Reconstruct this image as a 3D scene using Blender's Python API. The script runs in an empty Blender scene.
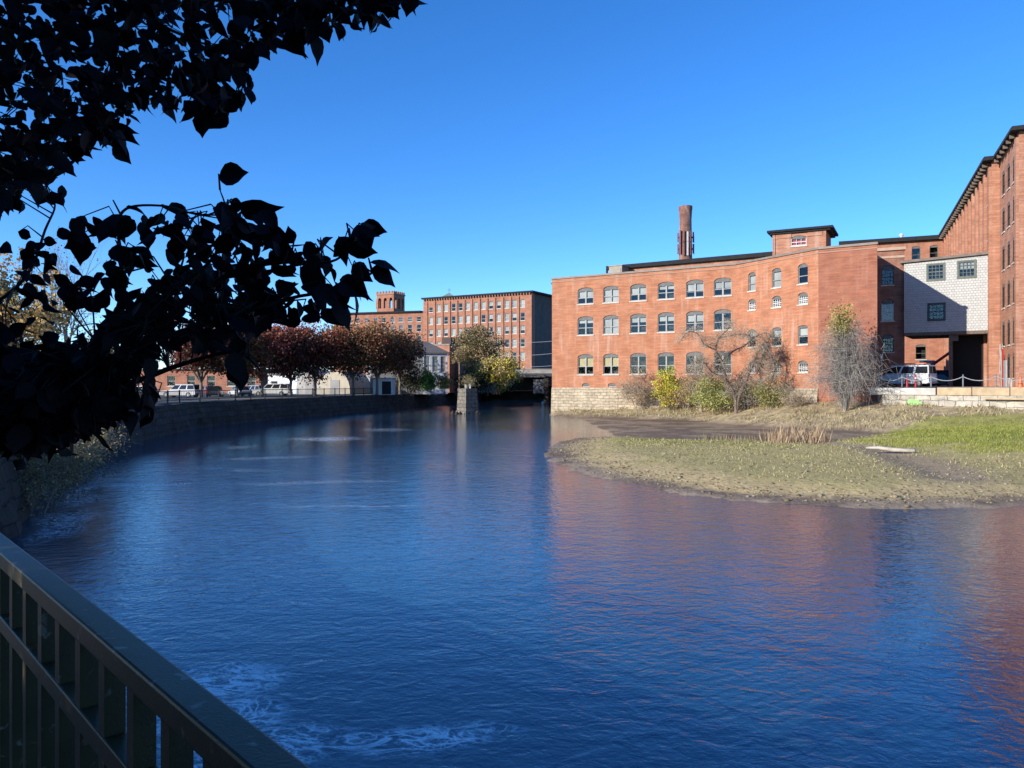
import bpy, bmesh, math, random
import numpy as np
from mathutils import Vector, Matrix
random.seed(7); RNG = np.random.default_rng(11)
R = math.radians
SC = bpy.context.scene
COL = SC.collection
EYE = 4.0; FPX = 769.0

# ------------------------------------------------------------------ helpers
def at(px, py, Y):                       # a photograph pixel at a chosen true distance -> world point
    return Vector(((px - 512) / FPX * Y, Y, EYE + (384 - py) / FPX * Y))
def zat(py, Y): return EYE + (384 - py) / FPX * Y

def tag(o, label=None, cat=None, group=None, kind=None):
    if label: o['label'] = label
    if cat: o['category'] = cat
    if group: o['group'] = group
    if kind: o['kind'] = kind
    return o

def empty(name, loc, label=None, cat=None, group=None, rz=0):
    o = bpy.data.objects.new(name, None); COL.objects.link(o)
    o.location = loc; o.rotation_euler.z = rz; o.empty_display_size = .3
    return tag(o, label, cat, group)

def kids(o): return [c for c in ALL if c.parent == o]
ALL = []
def link(name, me, mats, parent=None):
    o = bpy.data.objects.new(name, me); COL.objects.link(o); ALL.append(o)
    for m in (mats if isinstance(mats, (list, tuple)) else [mats]): me.materials.append(m)
    if parent is not None:
        o.parent = parent
        p = parent; off = Vector((0, 0, 0))
        while p is not None:
            off += p.location; p = p.parent
        if parent.type == 'EMPTY':
            o.matrix_parent_inverse = Matrix.Translation(-off)   # meshes are written in world metres
    return o

def copy_tree(o, parent=None):
    c = o.copy(); COL.objects.link(c)
    if parent is not None: c.parent = parent
    src = [k for k in ALL if k.parent == o]
    ALL.append(c)
    for k in src: copy_tree(k, c)
    return c

class MB:
    def __init__(s): s.v = []; s.f = []; s.m = []; s.uv = {}
    def add(s, vs, fs, mi=0, uvs=None):
        b = len(s.v); s.v += [tuple(x) for x in vs]
        for f in fs:
            s.f.append([b + i for i in f]); s.m.append(mi)
        if uvs:
            for i, u in enumerate(uvs): s.uv[b + i] = u
    def hexa(s, c, mi=0):                # eight corners: bottom four, top four
        s.add(c, [(0, 3, 2, 1), (4, 5, 6, 7), (0, 1, 5, 4), (1, 2, 6, 5), (2, 3, 7, 6), (3, 0, 4, 7)], mi)
    def box(s, x0, x1, y0, y1, z0, z1, mi=0):
        s.hexa([(x0, y0, z0), (x1, y0, z0), (x1, y1, z0), (x0, y1, z0), (x0, y0, z1), (x1, y0, z1), (x1, y1, z1), (x0, y1, z1)], mi)
    def obox(s, o, t, n, a0, a1, d0, d1, z0, z1, mi=0):   # box along t, depth n, from origin o (2-D)
        p = lambda a, d, z: (o[0] + t[0] * a + n[0] * d, o[1] + t[1] * a + n[1] * d, z)
        s.hexa([p(a0, d0, z0), p(a1, d0, z0), p(a1, d1, z0), p(a0, d1, z0), p(a0, d0, z1), p(a1, d0, z1), p(a1, d1, z1), p(a0, d1, z1)], mi)
    def prism(s, poly, z0, z1, mi=0):
        n = len(poly)
        s.add([(x, y, z0) for x, y in poly] + [(x, y, z1) for x, y in poly],
              [tuple(range(n))[::-1], tuple(range(n, 2 * n))] + [(i, (i + 1) % n, n + (i + 1) % n, n + i) for i in range(n)], mi)
    def tube(s, pts, rad, n=6, mi=0, caps=True):
        pts = [Vector(p) for p in pts]
        if not isinstance(rad, (list, tuple)): rad = [rad] * len(pts)
        b = len(s.v); up = Vector((0, 0, 1)); prev = None
        for i, p in enumerate(pts):
            d = (pts[min(i + 1, len(pts) - 1)] - pts[max(i - 1, 0)])
            d = d.normalized() if d.length > 1e-9 else Vector((0, 0, 1))
            if prev is None:
                a = d.cross(up)
                if a.length < .05: a = d.cross(Vector((1, 0, 0)))
            else: a = prev - d * prev.dot(d)
            if a.length < 1e-6: a = d.orthogonal()
            a.normalize(); c = d.cross(a); prev = a
            for k in range(n):
                th = 2 * math.pi * k / n
                s.v.append(tuple(p + (a * math.cos(th) + c * math.sin(th)) * rad[i]))
        for i in range(len(pts) - 1):
            for k in range(n):
                s.f.append([b + i * n + k, b + i * n + (k + 1) % n, b + (i + 1) * n + (k + 1) % n, b + (i + 1) * n + k]); s.m.append(mi)
        if caps:
            s.f.append([b + k for k in range(n)][::-1]); s.m.append(mi)
            e = b + (len(pts) - 1) * n
            s.f.append([e + k for k in range(n)]); s.m.append(mi)
    def build(s, name, mats, parent=None, smooth=False, bevel=0, base=None):
        me = bpy.data.meshes.new(name)
        vs = s.v if base is None else [(x - base[0], y - base[1], z - base[2]) for x, y, z in s.v]
        me.from_pydata(vs, [], s.f); me.polygons.foreach_set('material_index', s.m)
        if s.uv:
            uv = me.uv_layers.new(name='UVMap')
            for l in me.loops: uv.data[l.index].uv = s.uv.get(l.vertex_index, (0, 0))
        if smooth: me.polygons.foreach_set('use_smooth', [True] * len(me.polygons))
        me.update()
        o = link(name, me, mats, parent)
        if base is not None and parent is None: o.location = base
        if bevel:
            md = o.modifiers.new('bevel', 'BEVEL'); md.width = bevel; md.segments = 2; md.limit_method = 'ANGLE'
        return o

def np_mesh(name, V, F, mats, parent=None, col=None, smooth=False):
    me = bpy.data.meshes.new(name)
    me.vertices.add(len(V)); me.vertices.foreach_set('co', np.asarray(V, np.float32).ravel())
    k = F.shape[1]
    me.loops.add(F.size); me.loops.foreach_set('vertex_index', F.astype(np.int32).ravel())
    me.polygons.add(len(F)); me.polygons.foreach_set('loop_start', np.arange(0, F.size, k, dtype=np.int32))
    me.polygons.foreach_set('loop_total', np.full(len(F), k, np.int32))
    if smooth: me.polygons.foreach_set('use_smooth', np.ones(len(F), bool))
    me.update(calc_edges=True)
    if col is not None:
        a = me.color_attributes.new('tint', 'FLOAT_COLOR', 'POINT')
        c = np.ones((len(V), 4), np.float32); c[:, :3] = col
        a.data.foreach_set('color', c.ravel())
    return link(name, me, mats, parent)

# ------------------------------------------------------------------ materials
def nodes(name):
    m = bpy.data.materials.new(name); m.use_nodes = True
    nt = m.node_tree; return m, nt, nt.nodes['Principled BSDF'], nt.nodes, nt.links
def setin(b, **k):
    for a, v in k.items():
        nm = a.replace('_', ' ')
        for i in b.inputs:
            if i.name.lower() == nm.lower(): i.default_value = v
def rgba(c): return (c[0], c[1], c[2], 1)

def M(name, c1, c2=None, scale=3, rough=.8, metal=0, bump=0, detail=5, lo=.35, hi=.65, stretch=None, coord='Object'):
    m, nt, b, N, L = nodes(name); setin(b, Roughness=rough, Metallic=metal)
    if c2 is None: c2 = tuple(x * .8 for x in c1)
    tc = N.new('ShaderNodeTexCoord'); nz = N.new('ShaderNodeTexNoise'); rp = N.new('ShaderNodeValToRGB')
    mp = N.new('ShaderNodeMapping')
    if stretch: mp.inputs['Scale'].default_value = stretch
    L.new(tc.outputs[coord], mp.inputs[0]); L.new(mp.outputs[0], nz.inputs[0])
    nz.inputs['Scale'].default_value = scale; nz.inputs['Detail'].default_value = detail
    rp.color_ramp.elements[0].position = lo; rp.color_ramp.elements[1].position = hi
    rp.color_ramp.elements[0].color = rgba(c1); rp.color_ramp.elements[1].color = rgba(c2)
    L.new(nz.outputs[0], rp.inputs[0]); L.new(rp.outputs[0], b.inputs['Base Color'])
    if bump:
        bp = N.new('ShaderNodeBump'); bp.inputs['Distance'].default_value = bump
        L.new(nz.outputs[0], bp.inputs['Height']); L.new(bp.outputs[0], b.inputs['Normal'])
    return m

def mixc(nt, a, b, fac, mode='MIX'):
    n = nt.nodes.new('ShaderNodeMix'); n.data_type = 'RGBA'; n.blend_type = mode
    for sock, v in ((n.inputs[0], fac), (n.inputs[6], a), (n.inputs[7], b)):
        if hasattr(v, 'links') or isinstance(v, bpy.types.NodeSocket): nt.links.new(v, sock)
        else: sock.default_value = v if isinstance(v, float) else rgba(v)
    return n.outputs[2]
def ramp(nt, src, lo, hi, a=(0, 0, 0), b=(1, 1, 1)):
    r = nt.nodes.new('ShaderNodeValToRGB'); r.color_ramp.elements[0].position = lo; r.color_ramp.elements[1].position = hi
    r.color_ramp.elements[0].color = rgba(a); r.color_ramp.elements[1].color = rgba(b)
    nt.links.new(src, r.inputs[0]); return r.outputs[0]
def noise(nt, vec, scale, detail=4, dist=0):
    n = nt.nodes.new('ShaderNodeTexNoise'); n.inputs['Scale'].default_value = scale; n.inputs['Detail'].default_value = detail
    n.inputs['Distortion'].default_value = dist
    if vec is not None: nt.links.new(vec, n.inputs[0])
    return n.outputs[0]
def mapping(nt, src, scale=(1, 1, 1), rot=0):
    n = nt.nodes.new('ShaderNodeMapping'); n.inputs['Scale'].default_value = scale; n.inputs['Rotation'].default_value = (0, 0, rot)
    nt.links.new(src, n.inputs[0]); return n.outputs[0]
def math_(nt, op, a, b=None, clamp=False):
    n = nt.nodes.new('ShaderNodeMath'); n.operation = op; n.use_clamp = clamp
    for i, v in ((0, a), (1, b)):
        if v is None: continue
        if isinstance(v, (int, float)): n.inputs[i].default_value = v
        else: nt.links.new(v, n.inputs[i])
    return n.outputs[0]

def brick_mat(name, c1, c2, mortar, bw=.215, bh=.072, wear=.35, white=.25):
    m, nt, b, N, L = nodes(name); setin(b, Roughness=.9)
    tc = N.new('ShaderNodeTexCoord'); uv = tc.outputs['UV']
    br = N.new('ShaderNodeTexBrick'); L.new(uv, br.inputs[0])
    br.inputs['Color1'].default_value = rgba(c1); br.inputs['Color2'].default_value = rgba(c2)
    br.inputs['Mortar'].default_value = rgba(mortar); br.inputs['Scale'].default_value = 1
    br.inputs['Brick Width'].default_value = bw; br.inputs['Row Height'].default_value = bh; br.inputs['Mortar Size'].default_value = .008
    br.inputs['Bias'].default_value = 0
    big = noise(nt, mapping(nt, uv, (.7, .8, 1)), 1, 6)
    band = noise(nt, mapping(nt, uv, (.6, 5.5, 1)), 1, 6)
    streak = noise(nt, mapping(nt, uv, (1.6, .16, 1)), 1, 6)
    fine = noise(nt, mapping(nt, uv, (4, 10, 1)), 1, 4)
    c = mixc(nt, br.outputs[0], tuple(x * (1 - wear) for x in c2), ramp(nt, big, .35, .72), 'MIX')
    c = mixc(nt, c, tuple(min(1, x * 1.25) for x in c1), math_(nt, 'MULTIPLY', ramp(nt, band, .46, .66), .6))
    c = mixc(nt, c, (.52, .40, .32), math_(nt, 'MULTIPLY', ramp(nt, streak, .54, .75), white))
    c = mixc(nt, c, (.05, .03, .03), math_(nt, 'MULTIPLY', ramp(nt, fine, .56, .8), .45))
    L.new(c, b.inputs['Base Color'])
    return m

def stone_mat(name, c1, c2, mortar, bw=.9, bh=.42, bump=.05):
    m, nt, b, N, L = nodes(name); setin(b, Roughness=.92)
    tc = N.new('ShaderNodeTexCoord'); uv = tc.outputs['UV']
    ds = noise(nt, mapping(nt, uv, (1.1, 1.1, 1)), 1, 3)
    add = N.new('ShaderNodeVectorMath'); add.operation = 'MULTIPLY_ADD'
    cmb = N.new('ShaderNodeCombineXYZ'); L.new(ds, cmb.inputs[0]); L.new(ds, cmb.inputs[1])
    L.new(cmb.outputs[0], add.inputs[0]); add.inputs[1].default_value = (.5, .35, 0); L.new(uv, add.inputs[2])
    br = N.new('ShaderNodeTexBrick'); L.new(add.outputs[0], br.inputs[0])
    br.inputs['Color1'].default_value = rgba(c1); br.inputs['Color2'].default_value = rgba(c2); br.inputs['Mortar'].default_value = rgba(mortar)
    br.inputs['Scale'].default_value = 1; br.inputs['Brick Width'].default_value = bw; br.inputs['Row Height'].default_value = bh
    br.inputs['Mortar Size'].default_value = .03; br.inputs['Mortar Smooth'].default_value = .5
    n2 = noise(nt, mapping(nt, uv, (2, 2.6, 1)), 1, 7)
    c = mixc(nt, br.outputs[0], tuple(x * .45 for x in c2), math_(nt, 'MULTIPLY', ramp(nt, n2, .45, .75), .7))
    n3 = noise(nt, mapping(nt, uv, (.5, .4, 1)), 1, 4)
    c = mixc(nt, c, tuple(min(1, x * 1.3) for x in c1), math_(nt, 'MULTIPLY', ramp(nt, n3, .5, .75), .6))
    L.new(c, b.inputs['Base Color'])
    bp = N.new('ShaderNodeBump'); bp.inputs['Distance'].default_value = bump
    h = math_(nt, 'SUBTRACT', n2, br.outputs[1]); L.new(h, bp.inputs['Height']); L.new(bp.outputs[0], b.inputs['Normal'])
    return m

def leaf_mat(name, rough=.55, trans=.25, spec=.3):
    m, nt, b, N, L = nodes(name); setin(b, Roughness=rough); b.inputs['Specular IOR Level'].default_value = spec
    at_ = N.new('ShaderNodeAttribute'); at_.attribute_name = 'tint'
    L.new(at_.outputs['Color'], b.inputs['Base Color'])
    if trans:
        tr = N.new('ShaderNodeBsdfTranslucent'); mx = N.new('ShaderNodeMixShader'); mx.inputs[0].default_value = trans
        L.new(at_.outputs['Color'], tr.inputs[0]); L.new(b.outputs[0], mx.inputs[1]); L.new(tr.outputs[0], mx.inputs[2])
        L.new(mx.outputs[0], N['Material Output'].inputs[0])
    return m

def glass_mat(name):
    m, nt, b, N, L = nodes(name)
    tr = N.new('ShaderNodeBsdfTransparent'); tr.inputs[0].default_value = (.78, .80, .79, 1)
    gl = N.new('ShaderNodeBsdfGlossy'); gl.inputs['Roughness'].default_value = .04
    lw = N.new('ShaderNodeFresnel'); lw.inputs['IOR'].default_value = 1.6
    tc = N.new('ShaderNodeTexCoord'); bp = N.new('ShaderNodeBump'); bp.inputs['Distance'].default_value = .012
    L.new(noise(nt, tc.outputs['Object'], 1.1, 2), bp.inputs['Height']); L.new(bp.outputs[0], gl.inputs['Normal'])
    mx = N.new('ShaderNodeMixShader'); L.new(math_(nt, 'MULTIPLY', math_(nt, 'ADD', lw.outputs[0], .02), .8), mx.inputs[0])
    L.new(tr.outputs[0], mx.inputs[1]); L.new(gl.outputs[0], mx.inputs[2]); L.new(mx.outputs[0], N['Material Output'].inputs[0])
    return m

BRICK = brick_mat('brick_orange_red', (.43, .168, .080), (.34, .127, .062), (.39, .24, .16), wear=.18, white=.42)
BRICKR = brick_mat('brick_weathered', (.43, .19, .11), (.34, .145, .085), (.37, .25, .18), wear=.28, white=.35)
BRICKF = brick_mat('brick_far', (.36, .145, .085), (.29, .115, .065), (.36, .22, .15), wear=.2, white=.2)
BRICKD = brick_mat('brick_brown', (.22, .09, .06), (.17, .07, .05), (.25, .18, .14))
STONE = stone_mat('granite_base', (.47, .39, .27), (.36, .29, .20), (.30, .24, .165), .8, .36)
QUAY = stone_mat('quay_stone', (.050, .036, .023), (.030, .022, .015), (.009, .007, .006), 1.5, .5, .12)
PIERS = stone_mat('pier_stone', (.21, .185, .15), (.14, .12, .1), (.07, .06, .05), 1.1, .5, .1)
YARDW = stone_mat('yard_wall_stone', (.46, .42, .34), (.34, .30, .24), (.15, .13, .1), 1.3, .5, .06)
TRIMW = M('white_paint_trim', (.55, .55, .51), (.45, .45, .42), 4)
FRAMED = M('grey_window_paint', (.30, .30, .28), (.23, .23, .22), 3, .6)
FRAMEG = M('green_grey_window_paint', (.10, .12, .10), (.07, .085, .07), 3, .6)
ARCHB = M('grey_arch_board', (.13, .13, .125), (.09, .09, .088), 3, .7)
SILL = M('stone_sill', (.55, .50, .43), (.42, .37, .31), 4)
GLASS = glass_mat('window_glass')
DARKG = M('dark_glass', (.015, .017, .02), (.02, .022, .026), 2, .08)
BLIND = M('white_blind', (.66, .65, .61), (.42, .42, .40), .45)
BLINDY = M('cream_blind', (.72, .62, .36), (.62, .52, .30), 2)
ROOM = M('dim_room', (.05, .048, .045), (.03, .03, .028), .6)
BLACKT = M('black_fascia', (.012, .0125, .013), (.018, .018, .019), 2, .95)
ROOFM = M('tar_roof', (.07, .07, .07), (.1, .1, .095), 1)
COPING = M('coping_metal', (.15, .12, .10), (.21, .17, .14), 1.2, .6)
TIMBER = M('weathered_timber', (.16, .12, .09), (.09, .07, .055), 4, .8)
SHINGLE = None
IRON = M('black_iron', (.012, .013, .014), (.02, .02, .02), 6, .45)
STEEL = M('grey_steel', (.30, .31, .32), (.2, .2, .21), 5, .5, .6)
WHITEP = M('white_paint', (.6, .6, .59), (.52, .52, .50), 2, .4)
CONC = M('pale_concrete', (.5, .48, .43), (.38, .36, .32), 1.5, .9, bump=.01)
ORANGEST = M('ochre_stone', (.47, .35, .21), (.35, .26, .16), 1.6, .9, bump=.01)
RUBBER = M('tyre_rubber', (.015, .015, .015), (.022, .022, .022), 8, .8)
RED = M('red_paint', (.45, .025, .02), (.35, .02, .02), 5, .45)
ORANGEP = M('orange_plastic', (.7, .14, .03), (.6, .11, .03), 5, .5)
BLUEP = M('blue_paint', (.06, .13, .26), (.04, .09, .19), 3, .5)
BARK = M('bark', (.10, .075, .055), (.055, .04, .03), 6, .9, bump=.03, stretch=(1, 1, .3))
BARKG = M('grey_bark', (.22, .18, .145), (.13, .105, .085), 6, .9, bump=.03, stretch=(1, 1, .3))
TWIGT = M('tan_twigs', (.40, .335, .25), (.3, .245, .18), 1.5, .9)
TWIGG = M('grey_twigs', (.30, .27, .235), (.2, .18, .155), 1.5, .9)
LEAF = leaf_mat('tree_leaves')
DARKLEAF = leaf_mat('plum_leaves', .7, .05, .12)
CANVAS = M('white_canvas', (.55, .53, .48), (.45, .43, .39), 1, .8)

def shingle_mat():
    m, nt, b, N, L = nodes('white_shingle'); setin(b, Roughness=.75)
    uv = N.new('ShaderNodeTexCoord').outputs['UV']
    br = N.new('ShaderNodeTexBrick'); L.new(mapping(nt, uv, (1, 1, 1)), br.inputs[0])
    br.inputs['Color1'].default_value = rgba((.47, .465, .44)); br.inputs['Color2'].default_value = rgba((.40, .40, .38)); br.inputs['Mortar'].default_value = rgba((.30, .30, .29))
    br.inputs['Scale'].default_value = 1; br.inputs['Brick Width'].default_value = .32; br.inputs['Row Height'].default_value = .27; br.inputs['Mortar Size'].default_value = .014
    n2 = noise(nt, mapping(nt, uv, (1.5, .6, 1)), 1, 6)
    c = mixc(nt, br.outputs[0], (.45, .45, .44), math_(nt, 'MULTIPLY', ramp(nt, n2, .5, .75), .5))
    L.new(c, b.inputs['Base Color'])
    bp = N.new('ShaderNodeBump'); bp.inputs['Distance'].default_value = .03; bp.invert = True
    L.new(br.outputs[1], bp.inputs['Height']); L.new(bp.outputs[0], b.inputs['Normal'])
    return m
SHINGLE = shingle_mat()

# ------------------------------------------------------------------ facades and windows
class Fac:
    def __init__(s, O, E):
        s.O = Vector(O[:2]); s.E = Vector(E[:2]); d = s.E - s.O; s.L = d.length; s.t = d / s.L
        n = Vector((s.t.y, -s.t.x))
        if n.dot(-(s.O + s.E) / 2) < 0: n = -n
        s.n = n
    def pt(s, u, v, d=0):                # d: depth behind the wall face
        p = s.O + s.t * u - s.n * d; return (p.x, p.y, v)
    def u(s, px):
        k = (px - 512) / FPX
        return (k * s.O.y - s.O.x) / (s.t.x - k * s.t.y)
    def Y(s, px): return s.O.y + s.t.y * s.u(px)
    def z(s, px, py): return zat(py, s.Y(px))
    def box(s, mb, u0, u1, v0, v1, d0, d1, mi=0):
        c = [s.pt(u, v, d) for v in (v0, v1) for u, d in ((u0, d0), (u1, d0), (u1, d1), (u0, d1))]
        mb.hexa(c, mi)

def arch_loop(w, ins=0.0):
    u0, u1, v0, v1, r = w; u0 += ins; u1 -= ins; v0 += ins; v1 -= ins
    pts = [(u0, v0), (u1, v0), (u1, v1 - r)]
    if r > 0:
        n = 7
        for i in range(1, n):
            th = math.pi * i / n
            pts.append(((u0 + u1) / 2 + (u1 - u0) / 2 * math.cos(th), v1 - r + r * math.sin(th)))
    pts.append((u0, v1 - r)); return pts

def wall_mesh(f, outer, wins, mat, parent, name='wall', reveal=.22, extra=None, back=True):
    bm = bmesh.new()
    def loop(pts):
        vs = [bm.verts.new((u, v, 0)) for u, v in pts]
        for i in range(len(vs)): bm.edges.new((vs[i], vs[(i + 1) % len(vs)]))
        return vs
    loop(outer)
    for w in wins: loop(arch_loop(w))
    bmesh.ops.triangle_fill(bm, use_beauty=True, use_dissolve=False, edges=bm.edges[:])
    bm.verts.index_update(); mb = MB()
    vs = [(v.co.x, v.co.y) for v in bm.verts]
    mb.add([f.pt(u, v, 0) for u, v in vs], [[v.index for v in fc.verts] for fc in bm.faces], 0, vs)
    bm.free()
    for w in wins:
        lp = arch_loop(w); n = len(lp)
        mb.add([f.pt(u, v, 0) for u, v in lp] + [f.pt(u, v, reveal) for u, v in lp],
               [(i, (i + 1) % n, n + (i + 1) % n, n + i) for i in range(n)], 0, lp + [(u + .1, v) for u, v in lp])
    if extra: extra(mb)
    return mb.build(name, mat, parent)

def prop(mb, f, u0, u1, v0, v1, d0, d1):    # box with brick uv on its outer face
    b = len(mb.v); f.box(mb, u0, u1, v0, v1, d0, d1)
    for i, (u, v) in enumerate([(u0, v0), (u1, v0), (u1 + .2, v0), (u0 - .2, v0), (u0, v1), (u1, v1), (u1 + .2, v1), (u0 - .2, v1)]): mb.uv[b + i] = (u, v)

def window(f, w, parent, kind='double', fm=None, blind=None, sill=True, dep=.16):
    u0, u1, v0, v1, r = w; fm = fm or FRAMED; W = u1 - u0; s = v1 - r
    mb = MB(); fw = .075
    f.box(mb, u0 + .004, u0 + fw, v0 + .004, s, dep - .06, dep + .05); f.box(mb, u1 - fw, u1 - .004, v0 + .004, s, dep - .06, dep + .05)
    f.box(mb, u0 + fw, u1 - fw, v0 + .004, v0 + fw + .02, dep - .06, dep + .05)
    if r > 0:                                # arched head filled by a painted board
        lp = arch_loop((u0 + .005, u1 - .005, v0, v1 - .005, r)); lp = [p for p in lp if p[1] >= s - 1e-4]; lp = [(u0 + .005, s - .1)] + [(u0 + .005, s)] + lp[1:-1][::-1] + [(u1 - .005, s)] + [(u1 - .005, s - .1)]
        n = len(lp)
        mb.add([f.pt(u, v, dep - .05) for u, v in lp] + [f.pt(u, v, dep + .05) for u, v in lp],
               [tuple(range(n)), tuple(range(n, 2 * n))[::-1]] + [(i, (i + 1) % n, n + (i + 1) % n, n + i) for i in range(n)], 1)
        top = s - .1
    else:
        top = s; f.box(mb, u0 + fw, u1 - fw, s - fw, s - .004, dep - .06, dep + .05)
    if kind == 'double':
        c = (u0 + u1) / 2; f.box(mb, c - .09, c + .09, v0 + fw, top, dep - .05, dep + .05)
        m = v0 + (top - v0) * .48
        f.box(mb, u0 + fw, c - .09, m - .04, m + .04, dep - .04, dep + .045); f.box(mb, c + .09, u1 - fw, m - .04, m + .04, dep - .04, dep + .045)
    elif kind == 'sash':
        m = v0 + (top - v0) * .48; f.box(mb, u0 + fw, u1 - fw, m - .04, m + .04, dep - .04, dep + .045)
    elif kind in ('grid', 'grid2'):
        nu, nv = (3, 2) if kind == 'grid' else (4, 4)
        for i in range(1, nu):
            x = u0 + fw + (W - 2 * fw) * i / nu; f.box(mb, x - .025, x + .025, v0 + fw, top, dep - .03, dep + .04)
        for j in range(1, nv):
            y = v0 + fw + (top - v0 - fw) * j / nv; k = .05 if j * 2 == nv else .025
            f.box(mb, u0 + fw, u1 - fw, y - k, y + k, dep - .028, dep + .042)
    fr = mb.build('window', [fm, ARCHB] if r > 0 else fm, parent)
    p = MB(); p.add([f.pt(u0 + .02, v0 + .02, dep + .02), f.pt(u1 - .02, v0 + .02, dep + .02), f.pt(u1 - .02, top + .02, dep + .02), f.pt(u0 + .02, top + .02, dep + .02)], [(0, 1, 2, 3)])
    p.build('pane', GLASS, fr)
    if sill:
        q = MB(); f.box(q, u0 - .1, u1 + .1, v0 - .14, v0 - .003, -.09, dep - .065); q.build('sill', SILL, fr)
    if blind:
        q = MB(); a, bm_ = blind
        f.box(q, u0 + .05, u1 - .05, top - (top - v0) * a, top - .01, dep + .12, dep + .15); q.build('blind', bm_, fr)
    return fr

# ------------------------------------------------------------------ trees
def unit(): 
    v = Vector((random.gauss(0, 1), random.gauss(0, 1), random.gauss(0, 1))); return v.normalized()
def grow(mb, p, d, L, r, lev, P, tips):
    n = P.get('seg', 4); pts = [Vector(p)]; d = Vector(d).normalized()
    for i in range(n):
        d = (d + unit() * P['wander'] + Vector((0, 0, P['up'][min(lev, len(P['up']) - 1)]))).normalized()
        pts.append(pts[-1] + d * L / n)
    last = lev >= P['levels']
    re = r * (.25 if last else .6)
    mb.tube(pts, [r + (re - r) * i / n for i in range(n + 1)], 7 if lev == 0 else (5 if lev == 1 else 3), 0, caps=(lev == 0))
    if last or lev >= P['levels'] - 1: tips += pts[2:]
    if last: return
    k = P['kids'][min(lev, len(P['kids']) - 1)]
    a0 = random.random() * 6.28
    for i in range(k):
        f = P.get('start', .4) + (1 - P.get('start', .4)) * (i + random.random() * .6) / k if lev else .62 + .38 * i / max(1, k - 1)
        f = min(f, 1); j = min(int(f * n), n - 1); q = pts[j].lerp(pts[j + 1], f * n - j)
        ax = d.orthogonal().normalized(); ax = Matrix.Rotation(a0 + i * 2.4 + random.uniform(-.4, .4), 3, d) @ ax
        sp = P['spread'] * random.uniform(.7, 1.25); nd = d * math.cos(sp) + ax * math.sin(sp)
        grow(mb, q, nd, L * P['ratio'] * random.uniform(.75, 1.15), (r + (re - r) * f) * P.get('rr', .62), lev + 1, P, tips)

def leaf_cards(pos, size, cols, rng, flat=.0, aspect=.65, clump=None):
    n = len(pos); pos = np.asarray(pos, float)
    a = rng.normal(size=(n, 3)); a[:, 2] *= (1 - flat); a /= np.linalg.norm(a, axis=1)[:, None]
    b = rng.normal(size=(n, 3)); b -= (b * a).sum(1)[:, None] * a; b /= np.linalg.norm(b, axis=1)[:, None]
    c = np.cross(a, b)
    s = size * rng.uniform(.6, 1.3, n)[:, None]
    fold = c * s * rng.uniform(-.2, .25, (n, 1))
    V = np.stack([pos - b * s * .5, pos + a * s * .5 * aspect + fold, pos + b * s * .5, pos - a * s * .5 * aspect + fold], 1).reshape(-1, 3)
    F = np.arange(n * 4).reshape(n, 4)
    C = np.repeat(cols, 4, axis=0)
    return V, F, C

def pick_cols(n, palette, rng, idx=None, var=.25):
    pal = np.array(palette, float)
    k = rng.integers(0, len(pal), n) if idx is None else idx
    c = pal[k] * rng.uniform(1 - var, 1 + var, (n, 1)); return np.clip(c, 0, 1)

def make_tree(name, base, H, P, nleaf, lsize, palette, label, cat='tree', group=None, bark=None, jitter=.5, r0=None, lit_top_pal=None, trunks=1, crown_name='crown', flat=0, wide=None, squash=None):
    base = Vector(base); root = empty(name, base, label, cat, group)
    mb = MB(); tips = []
    for k in range(trunks):
        d = Vector((random.uniform(-.35, .35), random.uniform(-.35, .35), 1)) if trunks > 1 else Vector((random.uniform(-.06, .06), random.uniform(-.06, .06), 1))
        off = Vector((random.uniform(-.3, .3), random.uniform(-.3, .3), -.2)) if trunks > 1 else Vector((0, 0, -.25))
        grow(mb, base + off, d, H * P['trunk'], r0 or H * .022, 0, P, tips)
    zc = base.z; zt = sorted(p.z for p in tips)[int(len(tips) * .985)]; kz = (H - jitter * .8) / (zt - zc)
    if wide: ex = sorted(math.hypot(p.x - base.x, p.y - base.y) for p in tips)[int(len(tips) * .96)]; kx = max(.1, wide / 2 - jitter * .6) / ex
    else: kx = kz * (squash[0] if squash else 1)
    fx = lambda p: (base.x + (p[0] - base.x) * kx, base.y + (p[1] - base.y) * kx, zc + (p[2] - zc) * kz)
    mb.v = [fx(v) for v in mb.v]; tips = [Vector(fx(p)) for p in tips]
    mb.build('trunk', bark or BARK, root, smooth=True)
    if nleaf:
        T = np.array([tuple(t) for t in tips]); rng = np.random.default_rng(random.randrange(10**6))
        k = rng.integers(0, len(T), nleaf); pos = T[k] + rng.normal(size=(nleaf, 3)) * jitter
        cidx = rng.integers(0, len(palette), len(T))
        pi = np.where(rng.random(nleaf) < .7, cidx[k], rng.integers(0, len(palette), nleaf))
        cols = pick_cols(nleaf, palette, rng, pi)
        if lit_top_pal is not None:
            zz = (pos[:, 2] - T[:, 2].min()) / max(.1, np.ptp(T[:, 2])); tm = rng.random(nleaf) < np.clip((zz - .55) * 1.8, 0, .8)
            cols[tm] = pick_cols(int(tm.sum()), lit_top_pal, rng)
        keep = pos[:, 2] > base.z + .15; pos = pos[keep]; cols = cols[keep]
        V, F, C = leaf_cards(pos, lsize, cols, rng, flat)
        np_mesh(crown_name, V, F, LEAF, root, C)
    return root

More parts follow.
